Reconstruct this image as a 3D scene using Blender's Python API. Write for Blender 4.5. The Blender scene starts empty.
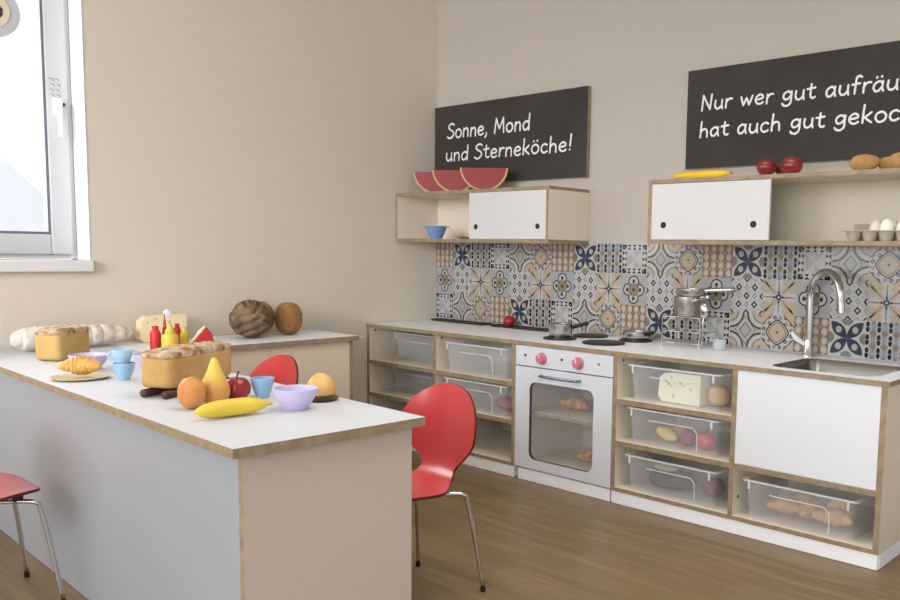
import bpy, bmesh, math, random
from math import sin, cos, pi, sqrt, radians, atan2
from mathutils import Vector, Matrix, noise
random.seed(7)
S = bpy.context.scene
C = S.collection

# ------------------------------------------------------------------ camera
YAW, PITCH, ROLL = 0.7173, -0.1002, 0.0178
FPX, CX, CY = 839.81, 541.05, 336.40
fwd = Vector((-sin(YAW)*cos(PITCH), cos(YAW)*cos(PITCH), sin(PITCH)))
r0 = Vector((cos(YAW), sin(YAW), 0)); u0 = r0.cross(fwd)
rt = r0*cos(ROLL) + u0*sin(ROLL); upv = -r0*sin(ROLL) + u0*cos(ROLL)
cam = bpy.data.cameras.new('camera'); co = bpy.data.objects.new('camera', cam); C.objects.link(co)
M = Matrix((rt, upv, -fwd)).transposed().to_4x4(); M.translation = Vector((3.767, -3.3654, 1.0639))
co.matrix_world = M
cam.sensor_width = 36; cam.lens = FPX/900*36; cam.clip_start = .02
cam.shift_x = (450-CX)/900; cam.shift_y = (CY-300)/900
S.camera = co

# ------------------------------------------------------------------ world, lights, exposure
S.view_settings.view_transform = 'Standard'; S.view_settings.look = 'None'
S.view_settings.gamma = 1; S.view_settings.use_curve_mapping = False
S.view_settings.exposure = 0.46
w = bpy.data.worlds.new('world'); S.world = w; w.use_nodes = True
wn = w.node_tree; bg = wn.nodes['Background']; bg.inputs[0].default_value = (.92, .96, 1.0, 1)
# bright overcast sky, brightest where the sun stands behind the cloud
wt = wn.nodes.new('ShaderNodeTexCoord'); wd = wn.nodes.new('ShaderNodeVectorMath'); wd.operation = 'DOT_PRODUCT'
wd.inputs[1].default_value = Vector((-.86, -.45, .32)).normalized(); wn.links.new(wt.outputs['Generated'], wd.inputs[0])
wm = wn.nodes.new('ShaderNodeMapRange'); wm.interpolation_type = 'SMOOTHSTEP'
for k_, v_ in (('From Min', .45), ('From Max', .98), ('To Min', .72), ('To Max', 6.5)): wm.inputs[k_].default_value = v_
wn.links.new(wd.outputs['Value'], wm.inputs['Value']); wn.links.new(wm.outputs[0], bg.inputs[1])

HC_ = 2.75
def area(name, loc, target, sx, sy, power, color=(1, 1, 1), spread=180):
    l = bpy.data.lights.new(name, 'AREA'); l.shape = 'RECTANGLE'; l.size = sx; l.size_y = sy
    l.energy = power; l.color = color; l.spread = radians(spread)
    o = bpy.data.objects.new(name, l); C.objects.link(o); o.location = loc
    o.rotation_euler = (Vector(target)-Vector(loc)).to_track_quat('-Z', 'Y').to_euler()
    return o
# daylight through the windows further along the left wall (outside the picture)
area('window_daylight', (-.05, -6.4, 1.65), (3, -3.2, .7), 1.9, 1.3, 42, (.93, .96, 1))
# unseen area lights added behind the camera to brighten walls and fronts
area('rear_fill_light', (3.7, -5.9, 1.75), (2.0, -.8, .8), 3.2, 2.0, 62, (.94, .97, 1))
area('left_wall_fill_light', (1.5, -5.8, 2.0), (0, -1.9, 1.45), 1.3, 1.2, 9, (.97, .985, 1), 55)  # added narrow beam, brightens the left wall beside the window

# unseen downward fill added under the ceiling to lift worktops and floor
area('ceiling_fill_light', (2.5, -1.5, HC_-.01), (2.5, -1.5, 0), 2.2, 1.2, 13, (1, .985, .96), 115)
area('ceiling_fill_light', (1.2, -4.2, HC_-.01), (1.2, -4.2, 0), 1.2, 1.2, 5, (1, .985, .96), 115)

# ------------------------------------------------------------------ materials
def lin(c):
    return tuple(((x/255)/12.92 if x/255 <= .04045 else ((x/255+.055)/1.055)**2.4) for x in c[:3]) + (1,)
MATS = {}
def mat(name, col, rough=.5, metal=0, alpha=1, coat=0, spec=.5, trans=0, ior=1.45, var=0, vscale=8, bump=0, bscale=40, vcol=None, emis=None):
    if name in MATS: return MATS[name]
    m = bpy.data.materials.new(name); m.use_nodes = True; nt = m.node_tree; b = nt.nodes['Principled BSDF']
    b.inputs['Base Color'].default_value = lin(col); b.inputs['Roughness'].default_value = rough
    b.inputs['Metallic'].default_value = metal; b.inputs['Alpha'].default_value = alpha
    b.inputs['Coat Weight'].default_value = coat; b.inputs['Coat Roughness'].default_value = .2 if name == 'red_lacquer' else .08
    b.inputs['Specular IOR Level'].default_value = spec; b.inputs['Transmission Weight'].default_value = trans
    b.inputs['IOR'].default_value = ior
    tc = nt.nodes.new('ShaderNodeTexCoord')
    if var or vcol:
        n = nt.nodes.new('ShaderNodeTexNoise'); n.inputs['Scale'].default_value = vscale; n.inputs['Detail'].default_value = 4
        nt.links.new(tc.outputs['Object'], n.inputs['Vector'])
        r = nt.nodes.new('ShaderNodeValToRGB'); a = lin(col)
        r.color_ramp.elements[0].position = .35; r.color_ramp.elements[1].position = .65
        if vcol: r.color_ramp.elements[0].color = a; r.color_ramp.elements[1].color = lin(vcol)
        else:
            r.color_ramp.elements[0].color = tuple(x*(1-var) for x in a[:3])+(1,)
            r.color_ramp.elements[1].color = tuple(min(1, x*(1+var)) for x in a[:3])+(1,)
        nt.links.new(n.outputs['Fac'], r.inputs['Fac']); nt.links.new(r.outputs['Color'], b.inputs['Base Color'])
    if bump:
        n2 = nt.nodes.new('ShaderNodeTexNoise'); n2.inputs['Scale'].default_value = bscale; n2.inputs['Detail'].default_value = 5
        nt.links.new(tc.outputs['Object'], n2.inputs['Vector'])
        bp = nt.nodes.new('ShaderNodeBump'); bp.inputs['Strength'].default_value = bump; bp.inputs['Distance'].default_value = .01
        nt.links.new(n2.outputs['Fac'], bp.inputs['Height']); nt.links.new(bp.outputs['Normal'], b.inputs['Normal'])
    MATS[name] = m; return m

def ply_mat():
    m = bpy.data.materials.new('birch_plywood_edge'); m.use_nodes = True; nt = m.node_tree; b = nt.nodes['Principled BSDF']
    tc = nt.nodes.new('ShaderNodeTexCoord'); n = nt.nodes.new('ShaderNodeTexNoise'); n.inputs['Scale'].default_value = 30
    r = nt.nodes.new('ShaderNodeValToRGB'); r.color_ramp.elements[0].color = lin((136, 118, 92)); r.color_ramp.elements[1].color = lin((162, 144, 116))
    r.color_ramp.elements[0].position = .3; r.color_ramp.elements[1].position = .7
    nt.links.new(tc.outputs['Object'], n.inputs['Vector']); nt.links.new(n.outputs['Fac'], r.inputs['Fac'])
    nt.links.new(r.outputs['Color'], b.inputs['Base Color']); b.inputs['Roughness'].default_value = .5
    return m
PLY = ply_mat()
def floor_mat():
    m = bpy.data.materials.new('wood_plank_vinyl'); m.use_nodes = True; nt = m.node_tree; b = nt.nodes['Principled BSDF']
    tc = nt.nodes.new('ShaderNodeTexCoord')
    mp = nt.nodes.new('ShaderNodeMapping'); mp.inputs['Scale'].default_value = (.8, 9, 1)
    nt.links.new(tc.outputs['Object'], mp.inputs['Vector'])
    n = nt.nodes.new('ShaderNodeTexNoise'); n.inputs['Scale'].default_value = 2.6; n.inputs['Detail'].default_value = 7; n.inputs['Distortion'].default_value = .8
    nt.links.new(mp.outputs['Vector'], n.inputs['Vector'])
    r = nt.nodes.new('ShaderNodeValToRGB'); e = r.color_ramp.elements
    e[0].position = .28; e[0].color = lin((112, 92, 64)); e[1].position = .75; e[1].color = lin((144, 122, 88))
    e2 = r.color_ramp.elements.new(.5); e2.color = lin((128, 106, 74))
    nt.links.new(n.outputs['Fac'], r.inputs['Fac'])
    br = nt.nodes.new('ShaderNodeTexBrick'); br.inputs['Scale'].default_value = 1; br.inputs['Brick Width'].default_value = 1.25; br.inputs['Row Height'].default_value = .18
    br.inputs['Mortar Size'].default_value = .0012; br.inputs['Color1'].default_value = (1, 1, 1, 1); br.inputs['Color2'].default_value = (.78, .78, .78, 1); br.inputs['Mortar'].default_value = (.35, .3, .25, 1)
    nt.links.new(tc.outputs['Object'], br.inputs['Vector'])
    mx = nt.nodes.new('ShaderNodeMix'); mx.data_type = 'RGBA'; mx.blend_type = 'MULTIPLY'; mx.inputs[0].default_value = .4
    nt.links.new(r.outputs['Color'], mx.inputs[6]); nt.links.new(br.outputs['Color'], mx.inputs[7])
    nt.links.new(mx.outputs[2], b.inputs['Base Color']); b.inputs['Roughness'].default_value = .36
    b.inputs['Specular IOR Level'].default_value = .35
    return m
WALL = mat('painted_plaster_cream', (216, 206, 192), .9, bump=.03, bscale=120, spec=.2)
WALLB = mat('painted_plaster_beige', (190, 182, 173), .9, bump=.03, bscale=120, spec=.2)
LAM = mat('white_laminate', (234, 234, 236), .32, spec=.4)
LAMI = mat('cream_laminate', (228, 218, 202), .4, spec=.35)
LAMP_ = mat('warm_white_laminate', (226, 212, 204), .35, spec=.4)
TOPM = mat('worktop_laminate', (240, 241, 244), .36, spec=.4)
DOORW = mat('white_door_laminate', (228, 230, 235), .3, spec=.4)
OVEN = mat('light_grey_laminate', (216, 218, 224), .32, spec=.45)
CHROME = mat('chrome', (205, 203, 200), .14, 1)
STEEL = mat('brushed_steel', (190, 186, 180), .26, 1)
BLACK = mat('black_plastic', (22, 20, 20), .45)
PVC = mat('white_window_plastic', (212, 212, 215), .4)

# ------------------------------------------------------------------ mesh helpers
def link(name, bm, mats, parent=None, smooth=False, loc=None, bevel=0):
    me = bpy.data.meshes.new(name)
    bmesh.ops.recalc_face_normals(bm, faces=bm.faces[:])
    bm.to_mesh(me); bm.free()
    if not isinstance(mats, (list, tuple)): mats = [mats]
    for m in mats: me.materials.append(m)
    if smooth:
        for p in me.polygons: p.use_smooth = True
    o = bpy.data.objects.new(name, me); C.objects.link(o)
    if smooth == 'auto':
        try: me.set_sharp_from_angle(angle=radians(38))
        except Exception: pass
    if parent is not None: o.parent = parent
    if loc is not None: o.location = loc
    if bevel:
        b = o.modifiers.new('bevel', 'BEVEL'); b.width = bevel; b.segments = 2; b.limit_method = 'ANGLE'
    return o
def tag(o, label, cat, group=None):
    o['label'] = label; o['category'] = cat
    if group: o['group'] = group
    return o
def empty(name, label, cat, loc=(0, 0, 0), rz=0, group=None):
    o = bpy.data.objects.new(name, None); C.objects.link(o); o.empty_display_size = .05
    o.location = loc; o.rotation_euler = (0, 0, rz); return tag(o, label, cat, group)
def struct(o): o['kind'] = 'structure'; return o
def NB(): return bmesh.new()
def box(bm, x0, x1, y0, y1, z0, z1, mi=0, edge=None, emi=1):
    """edge = thin axis 0/1/2: faces along the other two axes get material emi (plywood edges)"""
    vs = [bm.verts.new(p) for p in ((x0, y0, z0), (x1, y0, z0), (x1, y1, z0), (x0, y1, z0), (x0, y0, z1), (x1, y0, z1), (x1, y1, z1), (x0, y1, z1))]
    for ax, idx in ((2, (0, 3, 2, 1)), (2, (4, 5, 6, 7)), (1, (0, 1, 5, 4)), (1, (2, 3, 7, 6)), (0, (1, 2, 6, 5)), (0, (3, 0, 4, 7))):
        f = bm.faces.new([vs[i] for i in idx]); f.material_index = mi if (edge is None or ax == edge) else emi
    return vs
def panel(name, parent, x0, x1, y0, y1, z0, z1, axis, face=None, bevel=0, **k):
    bm = NB(); box(bm, x0, x1, y0, y1, z0, z1, 0, axis, 1)
    return link(name, bm, [face or LAMI, PLY], parent, bevel=bevel)
def lathe(bm, prof, seg=28, c=(0, 0, 0), mi=0, close=True, sx=1, sy=1):
    rings = []
    for r, z in prof:
        if r < 1e-6: rings.append([bm.verts.new((c[0], c[1], c[2]+z))])
        else: rings.append([bm.verts.new((c[0]+r*sx*cos(2*pi*i/seg), c[1]+r*sy*sin(2*pi*i/seg), c[2]+z)) for i in range(seg)])
    for a, b in zip(rings, rings[1:]):
        for i in range(seg):
            j = (i+1) % seg
            if len(a) == 1 and len(b) == 1: continue
            if len(a) == 1: f = bm.faces.new((a[0], b[j], b[i]))
            elif len(b) == 1: f = bm.faces.new((a[i], a[j], b[0]))
            else: f = bm.faces.new((a[i], a[j], b[j], b[i]))
            f.material_index = mi
def cyl(bm, p0, p1, r0, r1=None, seg=16, mi=0):
    tube(bm, [p0, p1], [r0, r0 if r1 is None else r1], seg, mi)
def tube(bm, pts, rad, seg=12, mi=0, cap=True, flat=1.0):
    pts = [Vector(p) for p in pts]; n = len(pts)
    if not isinstance(rad, (list, tuple)): rad = [rad]*n
    rings = []; prev = None
    for i, p in enumerate(pts):
        t = (pts[min(i+1, n-1)]-pts[max(i-1, 0)]).normalized()
        if prev is None:
            a = Vector((0, 0, 1)) if abs(t.z) < .9 else Vector((1, 0, 0)); nrm = t.cross(a).normalized()
        else:
            nrm = prev - t*prev.dot(t); nrm.normalize()
        prev = nrm; b = t.cross(nrm)
        rings.append([bm.verts.new(p+(nrm*cos(2*pi*k/seg)+b*sin(2*pi*k/seg)*flat)*rad[i]) for k in range(seg)])
    for a, b in zip(rings, rings[1:]):
        for k in range(seg):
            f = bm.faces.new((a[k], a[(k+1) % seg], b[(k+1) % seg], b[k])); f.material_index = mi
    if cap:
        f = bm.faces.new(rings[0][::-1]); f.material_index = mi; f = bm.faces.new(rings[-1]); f.material_index = mi
def smooth_path(pts, n=8):
    pts = [Vector(p) for p in pts]; out = []
    P = [pts[0]*2-pts[1]]+pts+[pts[-1]*2-pts[-2]]
    for i in range(1, len(P)-2):
        for k in range(n):
            t = k/n; a, b, c, d = P[i-1:i+3]
            out.append(.5*((2*b)+(c-a)*t+(2*a-5*b+4*c-d)*t*t+(3*b-a-3*c+d)*t**3))
    out.append(pts[-1]); return out
def blob(bm, fn, nu=32, nv=20, mi=0, c=(0, 0, 0)):
    """closed surface; fn(direction) -> point"""
    rows = []
    for j in range(nv+1):
        th = pi*j/nv
        if j in (0, nv): rows.append([bm.verts.new(Vector(c)+fn(Vector((0, 0, cos(th)))))])
        else: rows.append([bm.verts.new(Vector(c)+fn(Vector((sin(th)*cos(2*pi*i/nu), sin(th)*sin(2*pi*i/nu), cos(th))))) for i in range(nu)])
    for a, b in zip(rows, rows[1:]):
        for i in range(nu):
            j = (i+1) % nu
            if len(a) == 1: f = bm.faces.new((a[0], b[i], b[j]))
            elif len(b) == 1: f = bm.faces.new((a[i], b[0], a[j]))
            else: f = bm.faces.new((a[i], b[i], b[j], a[j]))
            f.material_index = mi
def ell(a, b, c, amp=0, fr=3, seed=0):
    def f(d):
        k = 1+amp*noise.noise(d*fr+Vector((seed, seed*2, 0))); return Vector((d.x*a*k, d.y*b*k, d.z*c*k))
    return f
def superell(a, b, c, e=4.0, amp=0, fr=4, seed=0, top=0):
    def f(d):
        k = (abs(d.x)**e+abs(d.y)**e+abs(d.z)**e)**(-1/e); q = d*k
        n = 1+amp*noise.noise(d*fr+Vector((seed, 0, seed)))
        z = q.z*c*n
        if top and q.z > .5: z += top*noise.noise(Vector((q.x*a*60, q.y*b*60, seed)))
        return Vector((q.x*a*n, q.y*b*n, z))
    return f
def rot2(p, a): return (p[0]*cos(a)-p[1]*sin(a), p[0]*sin(a)+p[1]*cos(a))
def rrect(x0, x1, z0, z1, r, n=6):
    out = []
    for cx, cz, a0 in ((x1-r, z1-r, 0), (x0+r, z1-r, pi/2), (x0+r, z0+r, pi), (x1-r, z0+r, 3*pi/2)):
        for k in range(n+1):
            a = a0+pi/2*k/n; out.append((cx+r*cos(a), cz+r*sin(a)))
    return out
def prism_y(bm, pts, y0, y1, mi=0, mside=None):
    """extrude an x,z outline from y0 to y1"""
    a = [bm.verts.new((x, y0, z)) for x, z in pts]; b = [bm.verts.new((x, y1, z)) for x, z in pts]
    f = bm.faces.new(a); f.material_index = mi; f = bm.faces.new(b[::-1]); f.material_index = mi
    n = len(pts)
    for i in range(n):
        f = bm.faces.new((a[i], a[(i+1) % n], b[(i+1) % n], b[i])); f.material_index = mi if mside is None else mside
def prism_z(bm, pts, z0, z1, mi=0, mside=None):
    a = [bm.verts.new((x, y, z0)) for x, y in pts]; b = [bm.verts.new((x, y, z1)) for x, y in pts]
    f = bm.faces.new(a); f.material_index = mi; f = bm.faces.new(b[::-1]); f.material_index = mi
    n = len(pts)
    for i in range(n):
        f = bm.faces.new((a[i], a[(i+1) % n], b[(i+1) % n], b[i])); f.material_index = mi if mside is None else mside
def loops(bm, rings, mi=0, closed=True):
    """bridge lists of points, ring after ring"""
    R = [[bm.verts.new(p) for p in r] for r in rings]; n = len(R[0])
    for a, b in zip(R, R[1:]):
        for i in range(n):
            f = bm.faces.new((a[i], a[(i+1) % n], b[(i+1) % n], b[i])); f.material_index = mi
    return R
def copy_tree(o, parent=None):
    c = o.copy(); C.objects.link(c)
    if parent is not None: c.parent = parent
    for ch in list(o.children): copy_tree(ch, c)
    return c

# ================================================================== ROOM SHELL
HC = 2.75
bm = NB(); box(bm, -.3, 6.5, -8.5, .3, -.12, 0); struct(link('floor', bm, floor_mat()))
bm = NB(); box(bm, -.3, 6.5, -8.5, .3, HC, HC+.12); struct(link('ceiling', bm, mat('ceiling_white', (232, 226, 216), .9)))
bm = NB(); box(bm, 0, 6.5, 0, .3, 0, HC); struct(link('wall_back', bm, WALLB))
bm = NB()
WY0, WY1, WZ0, WZ1 = -3.2, -1.942, .995, 2.3      # the window seen
VY0, VY1 = -7.4, -5.4                             # the next window along
for a in ((-.3, 0, -8.5, .3, 0, WZ0), (-.3, 0, -8.5, .3, WZ1, HC), (-.3, 0, WY1, .3, WZ0, WZ1), (-.3, 0, VY1, WY0, WZ0, WZ1), (-.3, 0, -8.5, VY0, WZ0, WZ1)):
    box(bm, *a)
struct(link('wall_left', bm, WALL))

def window(name, y0, y1, detail):
    root = bpy.data.objects.new(name, None); C.objects.link(root); struct(root); root.location = (0, y1, WZ0)
    def L(y): return y-y1
    def z(v): return v-WZ0
    bm = NB()   # white reveal lining, thin
    box(bm, -.13, .002, L(y1)-.004, L(y1), z(WZ0), z(WZ1)); box(bm, -.13, .002, L(y0), L(y0)+.004, z(WZ0), z(WZ1)); box(bm, -.13, .002, L(y0)+.004, L(y1)-.004, z(WZ1)-.004, z(WZ1))
    link('reveal_lining', bm, mat('white_reveal_paint', (238, 238, 241), .6), root)
    def frame(nm, a0, a1, b0, b1, wd, x0, x1, m, bev=.004):
        bm = NB(); box(bm, x0, x1, L(a0), L(a0)+wd, z(b0), z(b1)); box(bm, x0, x1, L(a1)-wd, L(a1), z(b0), z(b1))
        box(bm, x0, x1, L(a0)+wd, L(a1)-wd, z(b0), z(b0)+wd); box(bm, x0, x1, L(a0)+wd, L(a1)-wd, z(b1)-wd, z(b1)); return link(nm, bm, m, root, bevel=bev)
    frame('frame', y0+.004, y1-.004, WZ0+.004, WZ1-.004, .03, -.20, -.13, PVC)
    frame('sash', y0+.02, y1-.02, WZ0+.02, WZ1-.02, .086, -.175, -.118, PVC, .006)
    frame('gasket', y0+.106, y1-.106, WZ0+.106, WZ1-.106, .010, -.17, -.122, mat('grey_rubber_gasket', (110, 118, 126), .5), 0)
    bm = NB(); box(bm, -.150, -.146, L(y0)+.112, L(y1)-.112, z(WZ0)+.112, z(WZ1)-.112)
    link('glass', bm, mat('window_glass', (255, 255, 255), .02, alpha=.08, spec=.5), root)
    bm = NB(); box(bm, -.12, .03, L(y0)-.005, L(y1)+.005, -.047, 0)
    link('sill_board', bm, mat('white_sill', (222, 219, 216), .45), root, bevel=.006)
    if detail:
        bm = NB(); box(bm, -.118, -.106, -.066-.017, -.066+.017, z(1.59), z(1.665)); box(bm, -.106, -.085, -.075, -.055, z(1.625), z(1.65))
        tube(bm, smooth_path([(-.088, -.066, z(1.64)), (-.08, -.069, z(1.60)), (-.078, -.069, z(1.56)), (-.08, -.067, z(1.505))], 5), [.008]*16, 10, flat=1.3)
        h = link('handle', bm, mat('white_handle', (252, 252, 252), .3), root, smooth='auto')
        bm = NB(); cyl(bm, (-.108, -.047, z(1.64)), (-.1, -.047, z(1.64)), .008); link('lock_button', bm, BLACK, h)
        bm = NB()   # little printed sticker of leafy squiggles
        for r_ in range(4):
            for k in range(2):
                cy, cz = -.058-.022*k-.004*(r_ % 2), z(1.675+.0215*r_)
                tube(bm, [(-.1172, cy-.008, cz+.006), (-.1172, cy-.002, cz+.002), (-.1172, cy+.003, cz+.006), (-.1172, cy+.008, cz-.006)], .0016, 6)
        link('sticker', bm, mat('sticker_ink', (150, 150, 152), .6), root)
    return root
window('window_1', WY0, WY1, True)
window('window_2', VY0, VY1, False)

# pale house outside, seen through the window
ho = empty('house', 'pale grey gabled house standing outside beyond the window', 'house', (-24, 4.0, 0))
bm = NB(); box(bm, -2.5, 2.5, -1.5, 1.5, -3, 1.7); link('wall', bm, mat('distant_render', (252, 252, 254), .9), ho)
bm = NB()
a = [bm.verts.new(p) for p in ((-2.7, -1.75, 1.6), (-2.7, 1.75, 1.6), (-2.7, 0, 3.3), (2.7, -1.75, 1.6), (2.7, 1.75, 1.6), (2.7, 0, 3.3))]
for idx in ((0, 1, 2), (3, 5, 4), (0, 2, 5, 3), (1, 4, 5, 2), (0, 3, 4, 1)): bm.faces.new([a[i] for i in idx])
link('roof', bm, mat('distant_roof', (244, 245, 250), .9), ho)

# round ornament hanging in front of the glass
so = empty('window_ornament', 'round frosted glass ornament with dark and yellow centre hanging at the window', 'ornament', (-.09, -2.245, 1.965))
def disc_x(bm, r, x0, x1, seg=40, cy=0, cz=0):
    cyl(bm, (x0, cy, cz), (x1, cy, cz), r, seg=seg)
bm = NB(); disc_x(bm, .105, 0, .006); link('disc', bm, mat('frosted_disc', (196, 196, 202), .4), so)
bm = NB(); disc_x(bm, .066, .006, .009); link('centre_ring', bm, mat('pale_yellow_disc', (222, 212, 190), .5), so)
bm = NB(); blob(bm, lambda d: Vector((.010+.004*d.x, d.y*.04*(1+.4*noise.noise(d*3)), d.z*.036)), 20, 12); link('dark_motif', bm, mat('dark_motif', (62, 58, 66), .5), so)
bm = NB(); cyl(bm, (.003, 0, .1), (.003, 0, .33), .0012, seg=6); link('hanging_thread', bm, mat('clear_thread', (220, 220, 220), .4), so)

# ================================================================== BACKSPLASH
ZC = .6542; DF = -.515
def backsplash():
    cols = dict(base=(160, 160, 162), white=(182, 180, 178), cream=(176, 162, 142), tan=(142, 124, 100), brown=(84, 66, 52), black=(34, 32, 36),
                navy=(52, 56, 74), blue=(60, 70, 104), grey=(124, 120, 116), lgrey=(160, 160, 163), rust=(116, 86, 70), lblue=(140, 147, 158))
    keys = list(cols); mats = [mat('tile_print_'+k, cols[k], .16, spec=.45) for k in keys]
    bm = NB(); X1 = 2.86; zb = ZC+.0005; zt = ZC+.4565
    box(bm, 0.001, X1, -.006, -.0004, zb, zt, keys.index('base'))
    state = {}
    def poly(pts, col, lay):
        x0, z0, hz = state['o']
        vs = []
        for px, pz in pts:
            px = min(max(px, 0), 1); pz = min(max(pz, 0), 1)
            vs.append(bm.verts.new((min(x0+px*.15, X1), -.006-.00012*lay, z0+pz*hz)))
        try: f = bm.faces.new(vs); f.material_index = keys.index(col)
        except ValueError: pass
    def circ(cx, cz, r, col, lay, n=16, rz=None): poly([(cx+r*cos(2*pi*i/n), cz+(rz or r)*sin(2*pi*i/n)) for i in range(n)], col, lay)
    def dia(cx, cz, r, col, lay, rz=None): poly([(cx-r, cz), (cx, cz-(rz or r)), (cx+r, cz), (cx, cz+(rz or r))], col, lay)
    def rect(a, b, c, d, col, lay): poly([(a, c), (b, c), (b, d), (a, d)], col, lay)
    def arc(cx, cz, r0, r1, a0, a1, col, lay, n=8):
        for i in range(n):
            t0, t1 = a0+(a1-a0)*i/n, a0+(a1-a0)*(i+1)/n
            poly([(cx+r0*cos(t0), cz+r0*sin(t0)), (cx+r1*cos(t0), cz+r1*sin(t0)), (cx+r1*cos(t1), cz+r1*sin(t1)), (cx+r0*cos(t1), cz+r0*sin(t1))], col, lay)
    def bar(p, q, wd, col, lay, w2=None):
        d = Vector((q[0]-p[0], q[1]-p[1])).normalized(); n = Vector((-d.y, d.x)); w2 = wd if w2 is None else w2
        poly([(p[0]+n.x*wd, p[1]+n.y*wd), (p[0]-n.x*wd, p[1]-n.y*wd), (q[0]-n.x*w2, q[1]-n.y*w2), (q[0]+n.x*w2, q[1]+n.y*w2)], col, lay)
    def A():
        rect(0, 1, 0, 1, 'rust', 1)
        for i in range(5):
            for j in range(5):
                x, z = i/4, j/4
                circ(x, z, .04, 'grey', 2, 8)
        for i in range(4):
            for j in range(4):
                x, z = (i+.5)/4, (j+.5)/4
                circ(x, z, .105, 'cream', 3, 10, .125); circ(x, z, .05, 'white', 4, 8, .07)
        for i in range(3):
            for j in range(3):
                x, z = (i+1)/4, (j+1)/4
                if (i+j) % 2 == 0: dia(x, z, .10, 'rust', 5); dia(x, z, .065, 'cream', 6); dia(x, z, .03, 'rust', 7)
                else: circ(x, z, .055, 'grey', 5, 8)
    def B():
        rect(0, 1, 0, 1, 'white', 1)
        for cx, cz in ((.5, 0), (.5, 1), (0, .5), (1, .5)): circ(cx, cz, .16, 'grey', 2, 18)
        for sx in (1, -1):
            for sz in (1, -1):
                n = 12; pts = []; ou = []
                for k in range(n+1):
                    t = k/n; l = .62*t; h = .15*sin(pi*t)**.8
                    pts.append((l, h)); 
                pts += [(l, -h) for l, h in pts[-2:0:-1]]
                P = [(.5+sx*(l*.7071-h*.7071), .5+sz*(l*.7071+h*.7071)) for l, h in pts]
                poly(P, 'navy', 3)
                c = .32*.7071; circ(.5+sx*c, .5+sz*c, .085, 'lgrey', 4, 14, .095); circ(.5+sx*c, .5+sz*c, .062, 'cream', 5, 12, .07)
        dia(.5, .5, .1, 'blue', 6)
    def Cc():
        rect(0, 1, 0, 1, 'lgrey', 1)
        for k in (0, 1): rect(0, 1, .24+k*.35, .42+k*.35, 'cream', 2); rect(0, 1, .29+k*.35, .38+k*.35, 'tan', 3)
        for cx in (.2, .5, .8):
            rect(cx-.045, cx+.045, 0, 1, 'grey', 4)
            for k in range(3): circ(cx, .16+k*.345, .05, 'lblue', 5, 8, .1)
        for cx in (.05, .35, .65, .95):
            rect(cx-.055, cx+.055, 0, 1, 'white', 4)
            for k in range(3):
                cz = .16+k*.345
                circ(cx, cz+.065, .052, 'black', 5, 8, .085); circ(cx, cz-.065, .052, 'black', 5, 8, .085)
                rect(cx-.05, cx+.05, cz-.01, cz+.01, 'lblue', 6)
    def D():
        rect(0, 1, 0, 1, 'white', 1)
        rect(.22, .78, .22, .78, 'lgrey', 2)
        for sx in (0, 1):
            for sz in (0, 1):
                x0, z0 = .22+.28*sx, .22+.28*sz
                poly([(x0, z0), (x0+.28, z0), (x0+.28, z0+.28)] if sx == sz else [(x0, z0+.28), (x0+.28, z0), (x0+.28, z0+.28)], 'white', 3)
        for k in range(5):
            t = .1+k*.2
            for q in (0, 1):
                c = .03 if q == 0 else .97; i = .19 if q == 0 else .81; m = .11 if q == 0 else .89
                poly([(t-.085, c), (t+.085, c), (t, m)], 'black', 4); poly([(t-.07, i), (t+.07, i), (t, m)], 'black', 4)
                poly([(c, t-.085), (c, t+.085), (m, t)], 'black', 5); poly([(i, t-.07), (i, t+.07), (m, t)], 'black', 5)
    def E():
        rect(0, 1, 0, 1, 'cream', 1)
        for cx, cz, a in ((0, 0, 0), (1, 0, pi/2), (1, 1, pi), (0, 1, 3*pi/2)):
            arc(cx, cz, 0, .47, a, a+pi/2, 'white', 2); arc(cx, cz, .40, .46, a, a+pi/2, 'brown', 3)
            arc(cx, cz, 0, .28, a, a+pi/2, 'grey', 4); arc(cx, cz, 0, .24, a, a+pi/2, 'cream', 5); arc(cx, cz, 0, .1, a, a+pi/2, 'tan', 6)
        dia(.5, .5, .34, 'grey', 7, .42); dia(.5, .5, .30, 'white', 8, .37); dia(.5, .5, .26, 'lgrey', 9, .32); dia(.5, .5, .2, 'grey', 10, .25); dia(.5, .5, .15, 'lgrey', 11, .19)
    def F():
        rect(0, 1, 0, 1, 'white', 1)
        for i in range(6):
            for j in range(6):
                circ((i+.5)/6, (j+.5)/6, .058, 'navy' if (i+j) % 2 else 'grey', 2, 8); circ((i+.5)/6, (j+.5)/6, .03, 'lblue', 3, 8)
        for cx, cz in ((0, 0), (1, 0), (1, 1), (0, 1)): dia(cx, cz, .34, 'black', 4); dia(cx, cz, .31, 'cream', 5)
        def og(r): return [(.5+r*cos(a)*(1-.16*abs(sin(2*a))), .5+r*1.05*sin(a)*(1-.16*abs(sin(2*a)))) for a in [2*pi*k/32 for k in range(32)]]
        poly(og(.36), 'black', 6); poly(og(.325), 'cream', 7); poly(og(.29), 'tan', 8); poly(og(.25), 'cream', 9); circ(.5, .5, .035, 'brown', 10, 8)
    def G():
        rect(0, 1, 0, 1, 'base', 1)
        for r, col, lay in ((.205, 'black', 2), (.165, 'white', 3)):
            for dx, dz in ((.21, 0), (-.21, 0), (0, .25), (0, -.25)): circ(.5+dx, .5+dz, r, col, lay, 20)
            rect(.5-.21, .5+.21, .5-.21, .5+.21, col, lay) if lay == 2 else rect(.5-.19, .5+.19, .5-.19, .5+.19, col, lay)
        circ(.5, .5, .2, 'grey', 4, 12); dia(.5, .5, .2, 'tan', 5); circ(.5, .5, .06, 'brown', 6, 8)
        for dx, dz in ((.25, 0), (-.25, 0), (0, .28), (0, -.28)): circ(.5+dx, .5+dz, .055, 'brown', 7, 10, .07); circ(.5+dx, .5+dz, .028, 'black', 8, 8)
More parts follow.
